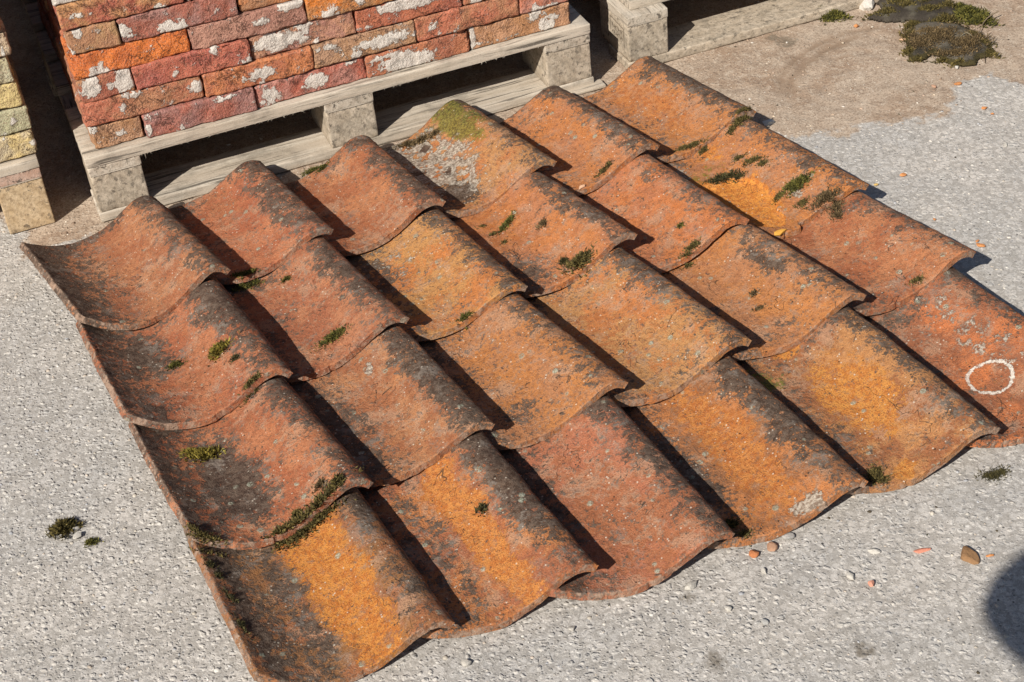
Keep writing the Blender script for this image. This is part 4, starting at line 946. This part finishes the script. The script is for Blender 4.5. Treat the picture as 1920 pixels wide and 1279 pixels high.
#FIG
J = {'pel': (-.06, -.34, .96, (.16, .11)), 'wst': (-.06, -.32, 1.10, (.145, .10)), 'chs': (-.06, -.27, 1.30, (.175, .12)), 'nb': (-.055, -.25, 1.455, .075), 'nk': (-.05, -.225, 1.51, .055),
     'hd': (-.045, -.185, 1.585, .075), 'tp': (-.045, -.175, 1.665, .085), 'tq': (-.045, -.175, 1.70, .06), 'ls': (-.24, -.25, 1.44, .062), 'le': (-.47, -.075, 1.47, .056), 'lw': (-.17, -.045, 1.56, .030), 'lh': (-.08, -.035, 1.575, .03),
     'rsh': (.12, -.26, 1.43, .062), 're': (.26, -.16, 1.25, .048), 'rw': (.10, -.06, 1.50, .030), 'rh': (.065, -.05, 1.56, .03),
     'lhp': (-.15, -.34, .90, .10), 'lk': (-.16, -.31, .50, .062), 'la': (-.17, -.36, .09, .042), 'lt': (-.18, -.24, .035, .035),
     'rhp': (.03, -.34, .90, .10), 'rk': (.05, -.31, .50, .062), 'ra': (.07, -.36, .09, .042), 'rt': (.09, -.24, .035, .035)}
BN = [('pel', 'wst'), ('wst', 'chs'), ('chs', 'nb'), ('nb', 'nk'), ('nk', 'hd'), ('hd', 'tp'), ('tp', 'tq'), ('nb', 'ls'), ('ls', 'le'), ('le', 'lw'), ('lw', 'lh'), ('nb', 'rsh'), ('rsh', 're'), ('re', 'rw'), ('rw', 'rh'),
      ('pel', 'lhp'), ('lhp', 'lk'), ('lk', 'la'), ('la', 'lt'), ('pel', 'rhp'), ('rhp', 'rk'), ('rk', 'ra'), ('ra', 'rt')]
for side, wx, hx, sg in (('l', 'lh', -.08, 1), ('r', 'rh', .065, -1)):      # five curled fingers on each hand, round the camera
    hx_, hy_, hz_, _ = J[wx]
    for f in range(4):
        a = f'{side}f{f}'; J[a + 'a'] = (hx_ + sg * .022, hy_ + .018 - .004 * f, hz_ + .022 - .016 * f, .0095); J[a + 'b'] = (hx_ + sg * .042, hy_ + .030 - .004 * f, hz_ + .024 - .016 * f, .0085); J[a + 'c'] = (hx_ + sg * (.056 - .003 * f), hy_ + .020, hz_ + .022 - .015 * f, .0075)
        BN += [(wx, a + 'a'), (a + 'a', a + 'b'), (a + 'b', a + 'c')]
    J[side + 'th'] = (hx_ + sg * .018, hy_ - .03, hz_ + .012, .011); J[side + 'ti'] = (hx_ + sg * .04, hy_ - .038, hz_ + .022, .009); BN += [(wx, side + 'th'), (side + 'th', side + 'ti')]
MSK = mat_plain('skin', (.52, .30, .21), .6); MJK = mat_plain('jacket_cloth', (.03, .045, .08), .9); MTR = mat_plain('denim', (.05, .07, .12), .9); MHR = mat_plain('hair', (.06, .035, .02), .7); MBK = mat_plain('black_plastic', (.02, .02, .022), .5)
ph = figure('person', J, BN, MSK)
tag(ph, 'person in a dark jacket taking the picture, elbow shading the lower right corner', 'person')
def grow(names, k=.012, ov=None):
    d = {n: (*J[n][:3], tuple(r + k for r in (J[n][3] if isinstance(J[n][3], tuple) else (J[n][3],) * 2))) for n in names}
    if ov: d.update(ov)
    return d
jk = ['pel', 'wst', 'chs', 'nb', 'ls', 'le', 'lw', 'rsh', 're', 'rw']
figure('jacket', grow(jk, .014), [b for b in BN if b[0] in jk and b[1] in jk], MJK, ph)
tr = ['pel', 'lhp', 'lk', 'la', 'rhp', 'rk', 'ra']
figure('trousers', grow(tr, .013), [b for b in BN if b[0] in tr and b[1] in tr], MTR, ph)
for sd1, nm in (('l', 'left'), ('r', 'right')):
    x_ = J[sd1 + 'a'][0]
    figure('shoe', {'a': (x_, -.38, .055, (.045, .05)), 'b': (x_, -.30, .045, (.045, .042)), 'c': (x_ - .005, -.19, .035, (.045, .032))}, [('a', 'b'), ('b', 'c')], MBK, ph)
figure('hair', {'a': (-.045, -.215, 1.60, .062), 'b': (-.045, -.215, 1.67, .088), 'c': (-.045, -.185, 1.712, .075)}, [('a', 'b'), ('b', 'c')], MHR, ph)
# camera in the hands, its lens just behind the point of view
cb_ = wood('handheld_camera', None, (-.065, -.085, 1.585), (.13, .04, .085), MBK, 3, r=.008, amp=0, amp2=0, step=(.02, .02, .02)); tag(cb_, 'black camera held in both hands at the photographer\'s eye', 'camera')
V = []; Fc = []; n = 28
for y, r in ((0, .03), (.004, .034), (.028, .034), (.03, .031), (.030, .026), (.026, .024), (.026, 0.001)):
    for k in range(n): a = k / n * 6.2832; V.append((.065 + r * math.cos(a), .041 + y, .045 + r * math.sin(a)))
for q in range(6):
    for k in range(n): Fc.append((q * n + k, q * n + (k + 1) % n, (q + 1) * n + (k + 1) % n, (q + 1) * n + k))
mesh_obj('lens', V, Fc, MBK, cb_)
for o in bpy.data.objects:      # person on its feet
    pass
